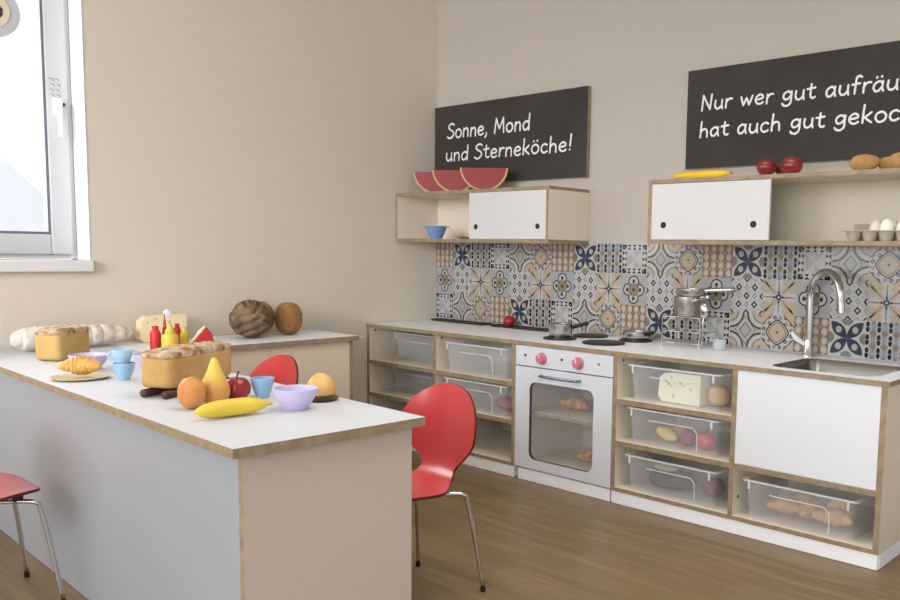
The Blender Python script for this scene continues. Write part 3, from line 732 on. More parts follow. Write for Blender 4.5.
# ================================================================== CHALKBOARDS
GL = {
 'S': (.52, [[(.46,.88),(.34,.98),(.16,.93),(.08,.76),(.2,.58),(.38,.46),(.46,.26),(.34,.06),(.16,.0),(.02,.1)]]),
 'o': (.50, [[(.26,.56),(.1,.48),(.05,.26),(.14,.04),(.3,.01),(.43,.16),(.43,.4),(.3,.55),(.2,.55)]]),
 'n': (.48, [[(.08,.55),(.07,.3),(.07,0)],[(.07,.32),(.16,.5),(.3,.54),(.38,.4),(.39,.2),(.4,0)]]),
 'e': (.47, [[(.07,.27),(.25,.3),(.39,.36),(.36,.5),(.24,.57),(.1,.46),(.05,.24),(.14,.05),(.28,.0),(.41,.09)]]),
 ',': (.22, [[(.12,.1),(.1,-.05),(.03,-.18)]]),
 'M': (.74, [[(.06,0),(.09,.5),(.13,.95)],[(.13,.95),(.24,.6),(.36,.3)],[(.36,.3),(.5,.65),(.6,.96)],[(.6,.96),(.63,.5),(.66,.02)]]),
 'd': (.50, [[(.4,.46),(.26,.55),(.1,.45),(.05,.22),(.14,.02),(.28,.04),(.4,.22)],[(.42,1.0),(.41,.5),(.42,0)]]),
 'u': (.49, [[(.07,.54),(.06,.22),(.15,.03),(.28,.04),(.39,.2)],[(.40,.54),(.40,.25),(.44,0)]]),
 't': (.40, [[(.18,.82),(.17,.4),(.19,.1),(.3,.01),(.38,.06)],[(.02,.56),(.18,.58),(.36,.6)]]),
 'r': (.36, [[(.08,.54),(.07,.3),(.07,0)],[(.07,.3),(.14,.46),(.24,.55),(.34,.53)]]),
 'k': (.46, [[(.08,1.0),(.07,.5),(.07,0)],[(.38,.56),(.22,.38),(.08,.26)],[(.14,.31),(.26,.16),(.41,0)]]),
 'ö': (.50, [[(.26,.56),(.1,.48),(.05,.26),(.14,.04),(.3,.01),(.43,.16),(.43,.4),(.3,.55),(.2,.55)],[(.14,.76),(.145,.8)],[(.34,.78),(.345,.82)]]),
 'c': (.43, [[(.36,.48),(.24,.55),(.1,.46),(.05,.25),(.12,.05),(.26,0),(.38,.08)]]),
 'h': (.49, [[(.08,1.0),(.07,.5),(.07,0)],[(.07,.3),(.16,.48),(.3,.52),(.38,.38),(.4,.2),(.41,0)]]),
 '!': (.24, [[(.13,1.0),(.12,.6),(.11,.28)],[(.1,.04),(.105,.06)]]),
 'N': (.62, [[(.07,0),(.08,.5),(.09,.95)],[(.09,.95),(.28,.5),(.48,.04)],[(.48,.04),(.5,.5),(.52,.97)]]),
 'w': (.64, [[(.04,.54),(.1,.28),(.17,.03)],[(.17,.03),(.25,.3),(.3,.45)],[(.3,.45),(.38,.25),(.44,.03)],[(.44,.03),(.52,.3),(.57,.56)]]),
 'g': (.49, [[(.39,.44),(.26,.56),(.1,.46),(.06,.26),(.15,.1),(.28,.13),(.39,.3)],[(.41,.54),(.41,.2),(.4,-.12),(.28,-.28),(.12,-.26),(.03,-.14)]]),
 'a': (.49, [[(.38,.46),(.25,.55),(.1,.44),(.05,.22),(.13,.02),(.26,.04),(.38,.24)],[(.40,.54),(.39,.24),(.44,0)]]),
 'ä': (.49, [[(.38,.46),(.25,.55),(.1,.44),(.05,.22),(.13,.02),(.26,.04),(.38,.24)],[(.40,.54),(.39,.24),(.44,0)],[(.14,.76),(.145,.8)],[(.33,.78),(.335,.82)]]),
 'f': (.38, [[(.38,.9),(.28,.98),(.18,.88),(.16,.5),(.15,0)],[(.02,.52),(.17,.54),(.33,.56)]]),
 'm': (.72, [[(.08,.55),(.07,.3),(.07,0)],[(.07,.32),(.16,.5),(.28,.52),(.34,.36),(.35,0)],[(.35,.32),(.44,.5),(.56,.53),(.62,.38),(.64,0)]]),
 ' ': (.30, []),
}
def writing(txt, x0, x1, z, h, y, parent, lo, label=None, extra=0):
    tot = sum(GL[c][0]+.05 for c in txt)-.05; sx = (x1-x0)/tot
    BM = [NB()]; LV = [0]; x = x0; hw = h*.064
    rnd = random.Random(len(txt))
    def ribbon(pts):
        bm = BM[0]; yy = y-.00018*(LV[0] % 5); LV[0] += 1
        P = smooth_path([(p[0], 0, p[1]) for p in pts], 5)
        L_, R_ = [], []
        for i, p in enumerate(P):
            t = (P[min(i+1, len(P)-1)]-P[max(i-1, 0)]).normalized(); n_ = Vector((-t.z, 0, t.x))
            ww = hw*(1+.12*rnd.uniform(-1, 1)); L_.append(bm.verts.new((p.x+n_.x*ww-lo[0], yy, p.z+n_.z*ww-lo[2]))); R_.append(bm.verts.new((p.x-n_.x*ww-lo[0], yy, p.z-n_.z*ww-lo[2])))
        for i in range(len(P)-1): bm.faces.new((L_[i], R_[i], R_[i+1], L_[i+1]))
        for ci, p in enumerate((P[0], P[-1])):
            bm.faces.new([bm.verts.new((p.x+hw*cos(2*pi*k/10)-lo[0], yy-.00004*(ci+1), p.z+hw*sin(2*pi*k/10)-lo[2])) for k in range(10)])
    def finish(bm, wd):
        o = link('lettering', bm, mat('chalk_white', (236, 235, 232), .9), parent); o['label'] = 'white handwritten word '+wd
    wd = ''
    for c in txt+' ':
        if c == ' ':
            finish(BM[0], wd); BM[0] = NB(); wd = ''
        else: wd += c
        adv, st = GL[c]; jz = h*.02*rnd.uniform(-1, 1)
        for s in st: ribbon([(x+(px+.05*pz)*sx, z+jz+pz*h) for px, pz in s])
        x += (adv+.05)*sx
def board(label, x0, x1, z0, z1):
    lo = ((x0+x1)/2, 0, z0); e = empty('chalkboard', label, 'chalkboard', lo); hw = (x1-x0)/2
    bm = NB(); box(bm, -hw, hw, -.024, -.001, 0, z1-z0, 0, 1, 0); link('panel', bm, [PLY, PLY], e)
    bm = NB(); box(bm, -hw+.001, hw-.001, -.0255, -.024, .001, z1-z0-.001)
    link('writing_surface', bm, mat('chalkboard_slate', (60, 55, 52), .75, vcol=(69, 65, 61), vscale=3, spec=.25), e); return e, lo
b1, lo = board('shorter chalkboard by the room corner, chalked Sonne, Mond und Sterneköche', .004, 1.134, 1.4405, 1.885)
writing('Sonne, Mond', .112, .752, 1.703, .082, -.0265, b1, lo, 'Sonne, Mond')
writing('und Sterneköche!', .098, 1.040, 1.576, .080, -.0265, b1, lo, 'und Sterneköche!')
b2, lo = board('chalkboard on the right, chalked Nur wer gut aufräumt', 1.703, 2.93, 1.4485, 1.883)
sc = .0
writing('Nur wer gut aufräumt,', 1.774, 2.776, 1.703, .068, -.0265, b2, lo, 'Nur wer gut aufräumt,')
writing('hat auch gut gekocht!', 1.770, 2.768, 1.586, .068, -.0265, b2, lo, 'hat auch gut gekocht!')

# ================================================================== TOOL BOXES
PP = mat('frosted_polypropylene', (244, 246, 250), .35, alpha=.23, spec=.5)
PPR = mat('frosted_polypropylene_rim', (240, 242, 244), .35, alpha=.62, spec=.5)
def toolbox():
    e = bpy.data.objects.new('storage_box', None); C.objects.link(e)
    W, Dp, H = .222, .17, .150
    def rg(k, z, r=.02): return [(x, y, z) for x, y in rrect(-(W-.012)*k-.0, (W-.012)*k, -(Dp-.012)*k, (Dp-.012)*k, r)]
    bm = NB(); R = loops(bm, [rg(1.0, H-.004), rg(.95, .006), rg(.935, 0)]); bm.faces.new(R[-1]); link('tub', bm, PP, e, smooth='auto')
    bm = NB(); loops(bm, [rg(1.0, H-.006), rg(1.055, H-.006), rg(1.06, H), rg(1.0, H), rg(1.0, H-.006)]); bmesh.ops.remove_doubles(bm, verts=bm.verts[:], dist=1e-6)
    link('rim', bm, PPR, e)
    for sx in (-1, 1):
        bm = NB(); box(bm, sx*W*.85-.004, sx*W*.85+.004, -Dp+.0, -Dp+.006, H-.034, H-.006); link('rib', bm, PPR, e)
    bm = NB()
    yf = lambda z: -((Dp-.012)*(.95+.05*z/H))-.0025
    P = [(-.11, .105), (.10, .105), (.118, .085), (.118, .012)]
    tube(bm, [(x, yf(z), z) for x, z in P], .0022, 6); link('embossed_line', bm, PPR, e)
    return e
proto = toolbox(); first = [True]
def put_box(x, y, z, label):
    o = proto if first[0] else copy_tree(proto)
    first[0] = False; o.location = (x, y, z); tag(o, label, 'storage box', 'clear storage boxes in the cabinets'); return o
GAP = .0006
put_box(1.975, -.345, SH[0][1]+GAP, 'clear storage box with cheese, top bay right of the oven')
put_box(1.975, -.345, SH[1][1]+GAP, 'clear storage box with fruit, middle bay right of the oven')
put_box(1.972, -.345, SH[2][1]+GAP, 'clear storage box with dark food, lowest bay right of the oven')
put_box(2.52, -.345, SH[2][1]+GAP, 'clear storage box with croissants under the white sink front')
put_box(.842, -.345, SH[0][1]+GAP, 'empty clear storage box, top bay just left of the oven')
put_box(.842, -.345, SH[1][1]+GAP, 'clear storage box with red pieces, second bay left of the oven')
put_box(.287, -.225, SH[0][1]+GAP, 'clear storage box set deep in the top bay by the corner')
put_box(.287, -.235, SH[1][1]+GAP, 'clear storage box set deep in the second bay by the corner')
# contents of the boxes
zz = SH[0][1]+.002
def wedge(name, label, cat, x, y, z, ln, th, h, m, rz, holes=0, hm=None, e_=5):
    e = empty(name, label, cat, (x, y, z), rz)
    pts = [(-ln/2+.0, .02), (-ln/2+.02, 0), (ln/2, 0), (ln/2, h), (0, h), (-ln/2+.03, h*.96), (-ln/2+.006, h*.8)]
    bm = NB(); prism_y(bm, pts, -th/2, th/2); o = link('cheese_block', bm, m, e, bevel=.003)
    rnd = random.Random(3)
    for k in range(holes):
        bm = NB(); px, pz = rnd.uniform(-ln*.35, ln*.4), rnd.uniform(h*.2, h*.85); cyl(bm, (px, -th/2-.0006, pz), (px, -th/2+.0, pz), rnd.uniform(.004, .007), seg=14); link('hole', bm, hm, e)
    return e
CHW = mat('pale_cheese', (250, 246, 224), .5); CHH = mat('cheese_hole', (206, 188, 146), .6)
wedge('cheese', 'pale cheese block with holes inside the top storage box', 'cheese', 1.965, -.40, zz, .20, .08, .125, CHW, 0, 9, CHH)
bm = NB(); blob(bm, superell(.040, .033, .038, 3.5, .04)); food('bread_piece', 'piece of light brown bread inside the top storage box', 'bread', bm, mat('light_bread', (206, 168, 118), .7), (2.115, -.38, zz+.045), .2)
zz = SH[1][1]+.002
bm = NB(); blob(bm, ell(.055, .028, .026)); food('lemon', 'pale yellow lemon inside the middle storage box', 'lemon', bm, mat('lemon_yellow', (232, 214, 130), .5), (1.885, -.39, zz+.034), .15, rot=(0, .25, -.1))
bm = NB(); blob(bm, ell(.034, .034, .032)); food('potato', 'beige potato inside the middle storage box', 'potato', bm, mat('beige_veg', (196, 164, 120), .6), (1.90, -.30, zz+.035))
bm = NB(); blob(bm, ell(.034, .034, .032)); food('plum', 'purple plum inside the middle storage box', 'plum', bm, mat('plum_purple', (134, 62, 104), .5, vcol=(170, 60, 76), vscale=20), (1.985, -.39, zz+.032))
apple('apple', 'pink red apple inside the middle storage box', (2.068, -.385, zz), .041, (214, 82, 90))
zz = SH[2][1]+.002
bm = NB(); blob(bm, superell(.10, .06, .034, 3, .1)); food('bread_loaf', 'dark grey bread inside the lowest storage box right of the oven', 'bread', bm, mat('dark_veg', (72, 68, 72), .6), (1.90, -.36, zz+.040), .1)
bm = NB(); blob(bm, ell(.058, .038, .016, .1)); food('bread_slice', 'beige bread slice lying on dark bread in the lowest storage box', 'bread', bm, mat('grey_beige_bread', (196, 182, 160), .7), (1.885, -.385, zz+.094), .1)
bm = NB(); blob(bm, superell(.046, .045, .036, 2.5, .1)); food('beetroot', 'dark red beetroot inside the lowest storage box right of the oven', 'beetroot', bm, mat('dark_beet', (110, 66, 78), .6), (2.095, -.36, zz+.046))
CRP = mat('pale_croissant', (214, 178, 128), .6, vcol=(196, 152, 100), vscale=25, bump=.2)
for x, y, z, ln, rz, lab in ((2.425, -.40, 0, .11, .2, 'left croissant in the box under the sink front'), (2.528, -.39, 0, .095, 1.1, 'middle croissant in the box under the sink front'),
                   (2.615, -.41, 0, .125, .1, 'right croissant at the front of the box under the sink front'), (2.44, -.285, .0, .11, .1, 'croissant at the back of the box under the sink front')):
    bm = NB(); croissant(bm, ln*1.12, .037, .03, rz=rz); food('croissant', lab, 'croissant', bm, CRP, (x, y, zz+.006), 0, 'croissants in the storage box')
bm = NB(); blob(bm, ell(.05, .02, .045, .05)); food('flat_bread', 'upright flat bread at the back of the croissant box', 'bread', bm, CRP, (2.60, -.32, zz+.045))
zz = SH[1][1]+.002
for x, y, r, lab in ((.90, -.36, .034, 'left reddish fruit inside the second bay box'), (.975, -.38, .036, 'right reddish fruit inside the second bay box')):
    bm = NB(); blob(bm, ell(r, r, r)); food('fruit', lab, 'fruit', bm, mat('dull_red', (158, 96, 96), .6), (x, y, zz+r))
# oven breads
for x, y, z, ln, rz, lab in ((1.35, -.34, .322, .15, .1, 'brown roast croissant on the oven shelf'), (1.44, -.31, .076, .15, .1, 'brown roast croissant on the oven floor')):
    bm = NB(); croissant(bm, ln, .036, .035, rz=rz); food('croissant', lab, 'croissant', bm, mat('roasted_pastry', (150, 94, 48), .5, vcol=(226, 178, 116), vscale=30, bump=.3), (x, y, z+.001), 0)

# ================================================================== DISH RACK
rk = empty('dish_rack', 'chrome wire dish rack on the worktop against the tiles', 'dish rack', (1.80, -.105, ZC))
bm = NB(); a_, b_, c_ = .10, .075, .135
def loop_rect(bm, hx, hy, z, r=.0022):
    P = [(x, y, z) for x, y in rrect(-hx, hx, -hy, hy, .02, 4)]; tube(bm, P+[P[0]], r, 6)
for z in (.02, .07, c_):
    bm = NB(); loop_rect(bm, a_, b_, z); link('frame_wire', bm, CHROME, rk, smooth=True)
for sx in (-1, 1):
    for sy in (-1, 1):
        bm = NB(); cyl(bm, (sx*(a_-.005), sy*(b_-.005), 0.0), (sx*(a_-.005), sy*(b_-.005), c_), .0028, seg=8); link('post', bm, CHROME, rk)
for k in range(9):
    x = -a_+.02+k*.02
    for zg in (c_, .02): bm = NB(); tube(bm, [(x, -b_, zg), (x, b_, zg)], .0016, 6); link('cross_wire', bm, CHROME, rk)
pan('saucepan', 'steel saucepan standing on the dish rack', 1.785, -.105, ZC+c_+.0024, .056, .085, radians(-25), .11)
pan('frying_pan', 'steel pan stacked inside the saucepan on the dish rack', 1.80, -.10, ZC+c_+.093, .064, .03, radians(20), .13)
e = empty('ladle', 'steel ladle standing beside the saucepan on the rack', 'ladle', (1.91, -.19, ZC))
bm = NB(); tube(bm, smooth_path([(.01, 0, .006), (.01, .0, .1), (.012, .004, .15)], 5), .003, 8); link('handle', bm, CHROME, e, smooth=True)
bm = NB(); blob(bm, ell(.021, .012, .034)); b_o = link('ladle_bowl', bm, CHROME, e, smooth=True, loc=(.013, 0, .17))
bm = NB(); lathe(bm, [(0, 0), (.028, 0), (.03, .045), (.028, .045), (.026, .003), (0, .003)], 24); tag(link('cutlery_cup', bm, mat('clear_cup', (225, 228, 232), .1, alpha=.35), smooth='auto', loc=(1.965, -.12, ZC)), 'small clear cutlery cup right of the dish rack', 'cup')

# ================================================================== LEFT COUNTER AND ISLAND
ZI = .6411; ROT = -.03
isl = empty('kitchen_island', 'white island counter with plywood edges in the left foreground', 'kitchen island', (2.1484, -2.4865, 0), ROT)
DI = .517; ty = .018
bm = NB()
prism_z(bm, [(-2.13, -.0), (0, 0), (0, DI), (-2.115, DI)], ZI-.022, ZI, 0, 1); link('tabletop', bm, [mat('island_top_laminate', (206, 208, 213), .42, spec=.35), PLY], isl)
panel('end_panel', isl, -.03-.018, -.03, .036, DI-.02, 0.002, ZI-.022, 0, mat('island_end_laminate', (200, 184, 174), .38))
panel('side_panel', isl, -2.10, -.048, .036, .052, .002, ZI-.022, 1, mat('island_side_shaded_laminate', (158, 161, 167), .35)); panel('side_panel', isl, -2.11, -.048, DI-.036, DI-.02, .002, ZI-.022, 1, LAM)  # near side's weaker light put into its greyer colour; far side stays white

lc = empty('side_counter', 'low cream counter with white top along the left wall', 'counter', (0.004, -.871, 0))
# top runs from its free end down to the island's far edge
def isl_far(x): return -2.4865 + (x-2.1484+ DI*sin(-.03)*0)*math.tan(ROT) + DI*cos(ROT)+.003
bm = NB(); prism_z(bm, [(0, isl_far(.004)+.871), (.409, isl_far(.413)+.871), (.409, 0), (0, 0)], ZI-.022, ZI, 0, 1); link('counter_top', bm, [TOPM, PLY], lc)
panel('front_panel', lc, .368, .386, -1.03, -.042, .002, ZI-.022, 0, mat('beige_laminate', (226, 208, 186), .45))
panel('end_panel', lc, .002, .386, -.042, -.024, .002, ZI-.022, 1, mat('beige_laminate', (226, 208, 186), .45))

# ================================================================== CHAIRS
CH_RED = mat('red_lacquer', (200, 54, 54), .42, coat=1, var=.04, vscale=3)
CH_EDGE = mat('dark_red_edge', (96, 24, 22), .5)
def smooth_s(t): t = max(0, min(1, t)); return t*t*(3-2*t)
def make_chair(label):
    e = empty('child_chair', label, 'chair', (0, 0, 0), 0, 'red child chairs around the island')
    prof = smooth_path([(p[0], p[1], 0) for p in [(-.175, .335), (-.15, .346), (-.09, .350), (0, .344), (.075, .343), (.118, .356), (.142, .386), (.155, .430), (.170, .512), (.186, .592), (.194, .641)]], 10)
    L_ = [0]
    for a, b in zip(prof, prof[1:]): L_.append(L_[-1]+(b-a).length)
    tot = L_[-1]
    def at(s):
        for i in range(len(L_)-1):
            if L_[i+1] >= s or i == len(L_)-2:
                t = (s-L_[i])/max(1e-9, L_[i+1]-L_[i]); p = prof[i].lerp(prof[i+1], min(1, t)); d = (prof[i+1]-prof[i]).normalized(); return p, Vector((-d.y, d.x, 0))
    sw = .335  # arclength of the waist
    sb = tot-.158
    def W(s):
        if s < .16: return .172*sqrt(max(0, 1-((.16-s)/.16)**2))**.8
        if s < sw: return .172+(.074-.172)*smooth_s((s-.16)/(sw-.16))
        if s < sb: q = (s-sw)/(sb-sw); return .074+(.176-.074)*(.5*smooth_s(q)+.5*sin(q*pi/2))
        return .176*sqrt(max(0, 1-((s-sb)/(tot-sb))**2))
    ns, nt = 60, 20
    bm = NB(); F, B = [], []
    for i in range(ns+1):
        s = tot*(1-cos(pi*i/ns))/2; s = min(max(s, .0006), tot-.0006); p, n_ = at(s); w_ = W(s)
        f, b = [], []
        for j in range(nt+1):
            t = j/nt*2-1; x = w_*t; curl = (.02+.05*smooth_s((s-sw+.05)/.12))*(x/.17)**2*.6
            q = p+n_*curl
            f.append(bm.verts.new((x, q.x+n_.x*.0, q.y+n_.y*.0))); b.append(bm.verts.new((x, q.x-n_.x*.009, q.y-n_.y*.009)))
        F.append(f); B.append(b)
    for i in range(ns):
        for j in range(nt):
            bm.faces.new((F[i][j], F[i][j+1], F[i+1][j+1], F[i+1][j])); bm.faces.new((B[i][j], B[i+1][j], B[i+1][j+1], B[i][j+1]))
        for j in (0, nt):
            fc = bm.faces.new((F[i][j], F[i+1][j], B[i+1][j], B[i][j])); fc.material_index = 1
    for i in (0, ns):
        for j in range(nt):
            fc = bm.faces.new((F[i][j], F[i][j+1], B[i][j+1], B[i][j])); fc.material_index = 1
    link('seat_shell', bm, [CH_RED, CH_EDGE], e, smooth='auto')
    bm = NB(); cyl(bm, (0, -.01, .322), (0, -.01, .336), .055, seg=24)
    for sx in (-1, 1): box(bm, sx*.085-.009, sx*.085+.009, -.115, -.09, .318, .342)
    link('seat_mount', bm, BLACK, e)
    for sx in (-1, 1):
        for sy in (-1, 1):
            P = smooth_path([(sx*.03, sy*.03, .316), (sx*.10, sy*.115, .318), (sx*.118, sy*.14, .312), (sx*.122, sy*.150, .292), (sx*.136, sy*.168, .18), (sx*.155, sy*.19, .012)], 6)
            bm = NB(); tube(bm, P, .0068, 12); l = link('leg', bm, CHROME, e, smooth=True)
            bm = NB(); cyl(bm, (sx*.1555, sy*.1905, .0), (sx*.1545, sy*.189, .014), .0082, seg=12); link('foot_cap', bm, BLACK, l)
    return e
c1 = make_chair('red child chair standing at the island end, its whole backrest visible')
def place(o, x, y, rz): o.location = (x, y, 0); o.rotation_euler = (0, 0, rz)
place(c1, 1.812, -1.748, 0)
c2 = copy_tree(c1); c2['label'] = 'red child chair with only its backrest top showing behind the island'; place(c2, .83, -1.735, 0)
c3 = copy_tree(c1); c3['label'] = 'red child chair at the near side of the island, seat and chrome legs visible'; place(c3, .985, -2.672, pi)

# ================================================================== THINGS ON THE ISLAND
Z0 = ZI+.0006
LOAF = mat('sponge_loaf', (184, 144, 84), .75, vcol=(200, 162, 104), vscale=12, bump=.25)
LOAF2 = mat('sponge_loaf_pale', (200, 168, 106), .75, vcol=(192, 156, 94), vscale=10, bump=.2)
CRUSTB = mat('browned_crust', (140, 98, 64), .8, vcol=(214, 190, 160), vscale=45, bump=.6)
def loaf(name, label, x, y, rz, a, b, h, m, crust, seed, lift=0):
    e = empty(name, label, 'bread loaf', (x, y, Z0+lift), rz)
    bm = NB(); blob(bm, superell(a, b, h/2*.93, 9, .012, 3, seed), 56, 28); link('crumb', bm, m, e, smooth=True, loc=(0, 0, h/2*.93))
    bm = NB()
    def f(d):
        k = (abs(d.x)**6+abs(d.y)**6+abs(d.z)**3)**(-1/5); q = d*k; q = Vector((max(-1.02, min(1.02, q.x)), max(-1.02, min(1.02, q.y)), q.z))
        n_ = noise.noise(Vector((q.x*a*45, q.y*b*45, seed)))*.006 if d.z > -.1 else 0
        return Vector((q.x*a*1.0, q.y*b*1.0, (q.z*.017 if d.z > 0 else q.z*.012)+n_))
    blob(bm, f, 64, 26); link('crust', bm, crust, e, smooth=True, loc=(0, 0, h*.90))
    return e
# big loaf in front: long side from (1.44,-2.33) to (1.28,-2.03)
ang = atan2(.30, -.155)
loaf('bread_loaf', 'large golden loaf with browned top, resting on two dark sticks on the island', 1.385, -2.205, ang, .148, .052, .103, LOAF, CRUSTB, 2, .0235)
loaf('bread_loaf', 'smaller golden block loaf with floured top at the left of the island', .415, -2.205, atan2(.141, -.107), .094, .05, .112, LOAF2, CRUSTB, 5)
DKW = mat('dark_wood', (74, 44, 34), .5)
px_, py_ = -sin(ang), cos(ang)
for off, sh, lab in ((-.036, -.008, 'front dark brown stick under the large loaf'), (.036, -.004, 'rear dark brown stick under the large loaf')):
    bm = NB(); tube(bm, [(-.148, 0, .0115), (-.145, 0, .0115), (.145, 0, .0115), (.148, 0, .0115)], [.007, .0115, .0115, .007], 12)
    food('wooden_stick', lab, 'stick', bm, DKW, (1.385+px_*off+sh*cos(ang), -2.205+py_*off+sh*sin(ang), Z0), ang)

# long wrapped baguette by the wall
e = empty('baguette', 'long white floured baguette lying along the left wall', 'baguette', (.10, -2.06, Z0), 0)
pts, rad = [], []
for k in range(61):
    t = k/60*2-1; pts.append((.02-.02*t+.004*sin(k), t*.235, .05)); rad.append((.046-.007*t)*max(.12, (1-abs(t)**5))**.5*(1+.035*sin(k*1.3)))
bm = NB(); tube(bm, pts, rad, 20); link('loaf', bm, mat('floured_crust', (234, 228, 220), .7, vcol=(214, 202, 188), vscale=30, bump=.4, bscale=50), e, smooth=True)

bowl('toy_bowl', 'lilac bowl behind the croissant plate, left on the island', (.765, -2.248, Z0), .062, .05, LILAC, group='lilac bowls')
bowl('toy_bowl', 'lilac bowl half hidden behind the large loaf', (.895, -2.095, Z0), .060, .052, LILAC, group='lilac bowls')
bowl('toy_bowl', 'lilac bowl at the free end of the island beside the bread roll', (1.850, -2.145, Z0), .058, .055, LILAC, group='lilac bowls')
bowl('toy_cup', 'lower blue cup of the stacked pair', (1.062, -2.256, Z0), .033, .052, BLUE, cat='cup', group='blue cups')
bowl('toy_cup', 'upper blue cup with handle on top of another cup', (1.055, -2.256, Z0+.047), .031, .046, (166, 204, 226), cat='cup', handle=True, rz=radians(60), group='blue cups')
bowl('toy_cup', 'single blue cup between the red apple and the lilac bowl', (1.635, -2.114, Z0), .033, .055, BLUE, cat='cup', group='blue cups')

def plate(label, x, y, r, col):
    bm = NB(); lathe(bm, [(0, 0), (r*.7, 0), (r, .006), (r, .008), (r*.7, .0025), (0, .0025)], 36)
    return tag(link('plate', bm, mat('plate_'+str(col), col, .4), None, smooth='auto', loc=(x, y, Z0)), label, 'plate')
plate('pale yellow plate under the croissant on the island', .955, -2.345, .083, (206, 192, 142))
e = empty('croissant', 'golden croissant on the yellow plate', 'croissant', (.955, -2.345, Z0+.0055), 0)
bm = NB(); croissant(bm, .125, .034, .02, rz=radians(48)); link('pastry', bm, mat('golden_pastry', (212, 158, 70), .55, vcol=(228, 190, 120), vscale=25, bump=.3), e, smooth=True)
plate('dark plate under the round bread roll at the island end', 1.782, -2.02, .048, (96, 72, 44))
bm = roll_bm(.042, .042, .054, 4); food('bread_roll', 'round golden bread roll on the dark plate', 'bread roll', bm, mat('golden_roll', (206, 148, 66), .5, vcol=(226, 192, 132), vscale=12, bump=.15), (1.782, -2.02, Z0+.0085))

# fruit group
def lathe_fruit(name, label, cat, loc, prof, m, tilt=(0, 0, 0), stem=None, group=None):
    e = empty(name, label, cat, loc, 0, group); e.rotation_euler = tilt
    bm = NB(); pr = smooth_path([(r, z, 0) for r, z in prof], 5); pr = [(max(0, p.x), p.y) for p in pr]; pr[0] = (0, pr[0][1]); pr[-1] = (0, pr[-1][1])
    lathe(bm, pr, 28); link('flesh', bm, m, e, smooth=True)
    if stem:
        bm = NB(); tube(bm, stem, .002, 8); link('stem', bm, mat('fruit_stem', (70, 52, 34), .7), e)
    return e
PEARM = bpy.data.materials.new('pear_skin'); PEARM.use_nodes = True
nt = PEARM.node_tree; tc = nt.nodes.new('ShaderNodeTexCoord'); sp_ = nt.nodes.new('ShaderNodeSeparateXYZ'); rp = nt.nodes.new('ShaderNodeValToRGB'); mpn = nt.nodes.new('ShaderNodeMapRange')
nt.links.new(tc.outputs['Object'], sp_.inputs[0]); mpn.inputs['From Min'].default_value = 0; mpn.inputs['From Max'].default_value = .12
nt.links.new(sp_.outputs['Z'], mpn.inputs['Value']); nt.links.new(mpn.outputs[0], rp.inputs[0])
rp.color_ramp.elements[0].position = .35; rp.color_ramp.elements[0].color = lin((214, 152, 82)); rp.color_ramp.elements[1].position = .75; rp.color_ramp.elements[1].color = lin((226, 196, 84))
nt.links.new(rp.outputs[0], nt.nodes['Principled BSDF'].inputs['Base Color']); nt.nodes['Principled BSDF'].inputs['Roughness'].default_value = .4
lathe_fruit('pear', 'yellow orange pear standing upright before the large loaf', 'pear', (1.640, -2.258, Z0), [(0, 0), (.022, .001), (.036, .018), (.039, .038), (.033, .06), (.021, .085), (.013, .108), (.007, .122), (0, .125)], PEARM)
bm = NB(); blob(bm, ell(.037, .034, .042, .03)); food('peach', 'orange brown peach left of the upright pear', 'peach', bm, mat('peach_skin', (212, 150, 88), .5, vcol=(200, 128, 66), vscale=12), (1.665, -2.335, Z0+.0415))
apple('apple', 'shiny red apple right of the pear on the island', (1.622, -2.185, Z0), .037, (160, 34, 40), vcol=(130, 26, 34))
banana('banana', 'yellow banana lying at the front of the fruit group', (1.835, -2.315, Z0+.0004), atan2(.178, .01), .19, .0225, (226, 196, 66), .006, tip=(214, 186, 84))

# cheese, bottles, slice
wedge('cheese', 'cream cheese wedge leaning upright near the left wall', 'cheese', .075, -1.685, Z0, .21, .05, .118, mat('cream_cheese', (238, 222, 178), .5), pi/2, 4, CHH)
def bottle(label, x, y, r, h, col, nozzle, tip=None):
    e = empty('sauce_bottle', label, 'bottle', (x, y, Z0), 0, 'sauce bottles on the island')
    m = mat('bottle_'+str(col), col, .4)
    bm = NB(); lathe(bm, [(0, 0), (r, 0), (r, h*.68), (r*.85, h*.8), (r*.6, h*.86), (r*.6, h), (0, h)], 24); link('body', bm, m, e, smooth='auto')
    bm = NB(); lathe(bm, [(r*.55, h), (r*.35, h+nozzle*.4), (.002, h+nozzle), (0, h+nozzle)], 16); link('nozzle', bm, mat('nozzle_'+str(tip or col), tip or col, .4), e, smooth='auto')
YEL = (222, 190, 70); RD = (196, 44, 44)
bottle('red sauce bottle, leftmost of the bottle group', .415, -1.865, .021, .100, RD, .0)
bottle('thin red bottle with pointed nozzle behind the yellow one', .40, -1.82, .010, .112, RD, .035, (170, 50, 40))
bottle('wide yellow sauce bottle in front of the cheese', .478, -1.835, .033, .086, YEL, .028)
bottle('narrow yellow bottle right of the wide yellow one', .435, -1.755, .0165, .09, YEL, .0)
bottle('red bottle half hidden behind the yellow bottles', .35, -1.745, .015, .10, RD, .0)
e = empty('egg_timer', 'clear round topper standing among the yellow bottles', 'egg timer', (.36, -1.79, Z0), 0)
bm = NB(); cyl(bm, (0, 0, 0), (0, 0, .115), .012, seg=16); link('stand', bm, mat('pale_yellow_plastic', (232, 220, 170), .4), e)
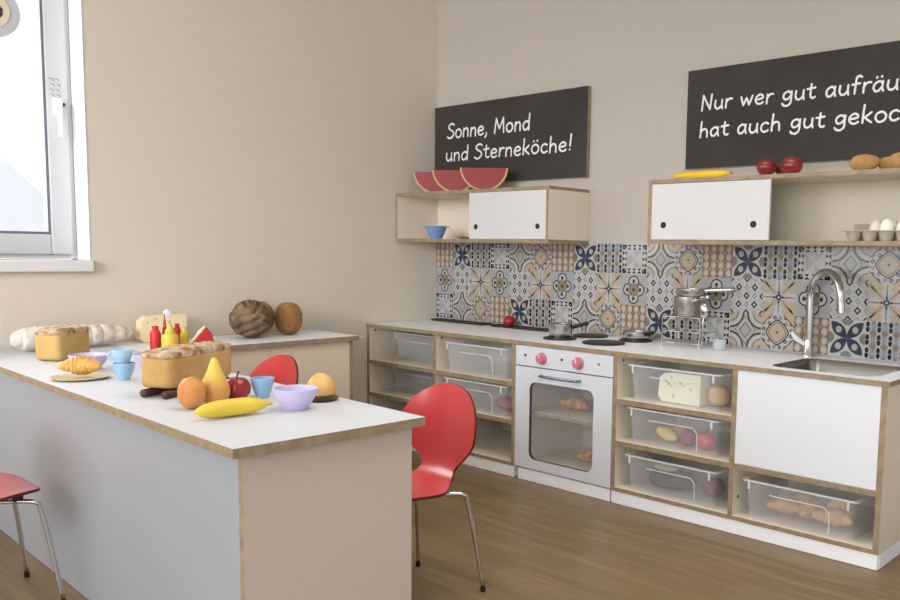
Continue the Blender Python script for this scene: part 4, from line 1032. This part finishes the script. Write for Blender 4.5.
bm = NB(); blob(bm, ell(.017, .017, .024)); link('bulb', bm, mat('clear_bulb', (238, 238, 236), .1, alpha=.5), e, smooth=True, loc=(0, 0, .139))
e = empty('apple_wedge', 'cut apple wedge with red skin on the left counter', 'apple wedge', (.215, -1.565, Z0), radians(60))
bm = NB(); n = 10; pts = [(.04*cos(pi*k/n), 0.062*sin(pi*k/n)) for k in range(n+1)]
prism_y(bm, [(-.045, 0), (.045, 0), (.035, .035), (.012, .066)], -.018, .018); link('wedge_skin', bm, mat('wedge_red', (184, 40, 40), .4), e, bevel=.004)
bm = NB(); prism_y(bm, [(-.052, 0), (-.045, 0), (.012, .067), (.005, .073), (-.02, .050)], -.019, .019); link('wedge_flesh', bm, mat('wedge_cream', (238, 222, 172), .5), e, bevel=.002)

# braided bread, coconut and kiwi on the left counter
def braid(d):
    v = d*2.6; r = noise.multi_fractal(v, 1.0, 2.0, 3) if False else 0
    lat = math.asin(max(-1, min(1, d.z))); lon = atan2(d.y, d.x)
    wv = noise.noise(d*1.8)*1.2
    g = 1/(1+math.exp(-14*sin(lon*2.0+wv)*cos(lat*1.6+.4)))
    s1 = abs(sin(lon*3+lat*6+wv)); s2 = abs(sin(lon*3-lat*6+wv+1))
    k = .80+.22*(g*s1+(1-g)*s2)**.6+.03*noise.noise(d*7)
    return Vector((d.x*.094*k, d.y*.094*k, d.z*.088*k))
bm = NB(); blob(bm, braid, 90, 60); food('braided_bread', 'dark brown knotted bread on the left counter, front of the pair', 'bread', bm, mat('dark_brown_crust', (98, 78, 58), .7, vcol=(136, 112, 84), vscale=20, bump=.3), (.195, -1.325, Z0+.0895))
bm = NB(); blob(bm, ell(.062, .062, .078, .03)); food('coconut', 'smooth brown coconut behind the knotted bread', 'coconut', bm, mat('coconut_brown', (156, 112, 68), .7, var=.15, vscale=40), (.068, -1.195, Z0+.082))
bm = NB(); blob(bm, superell(.061, .061, .078, 2.5), 30, 20); food('kiwi', 'large oval brown kiwi standing alone on the left counter', 'kiwi', bm, mat('kiwi_brown', (166, 120, 70), .75, vcol=(138, 98, 58), vscale=60, bump=.2), (.155, -1.10, Z0+.0785))
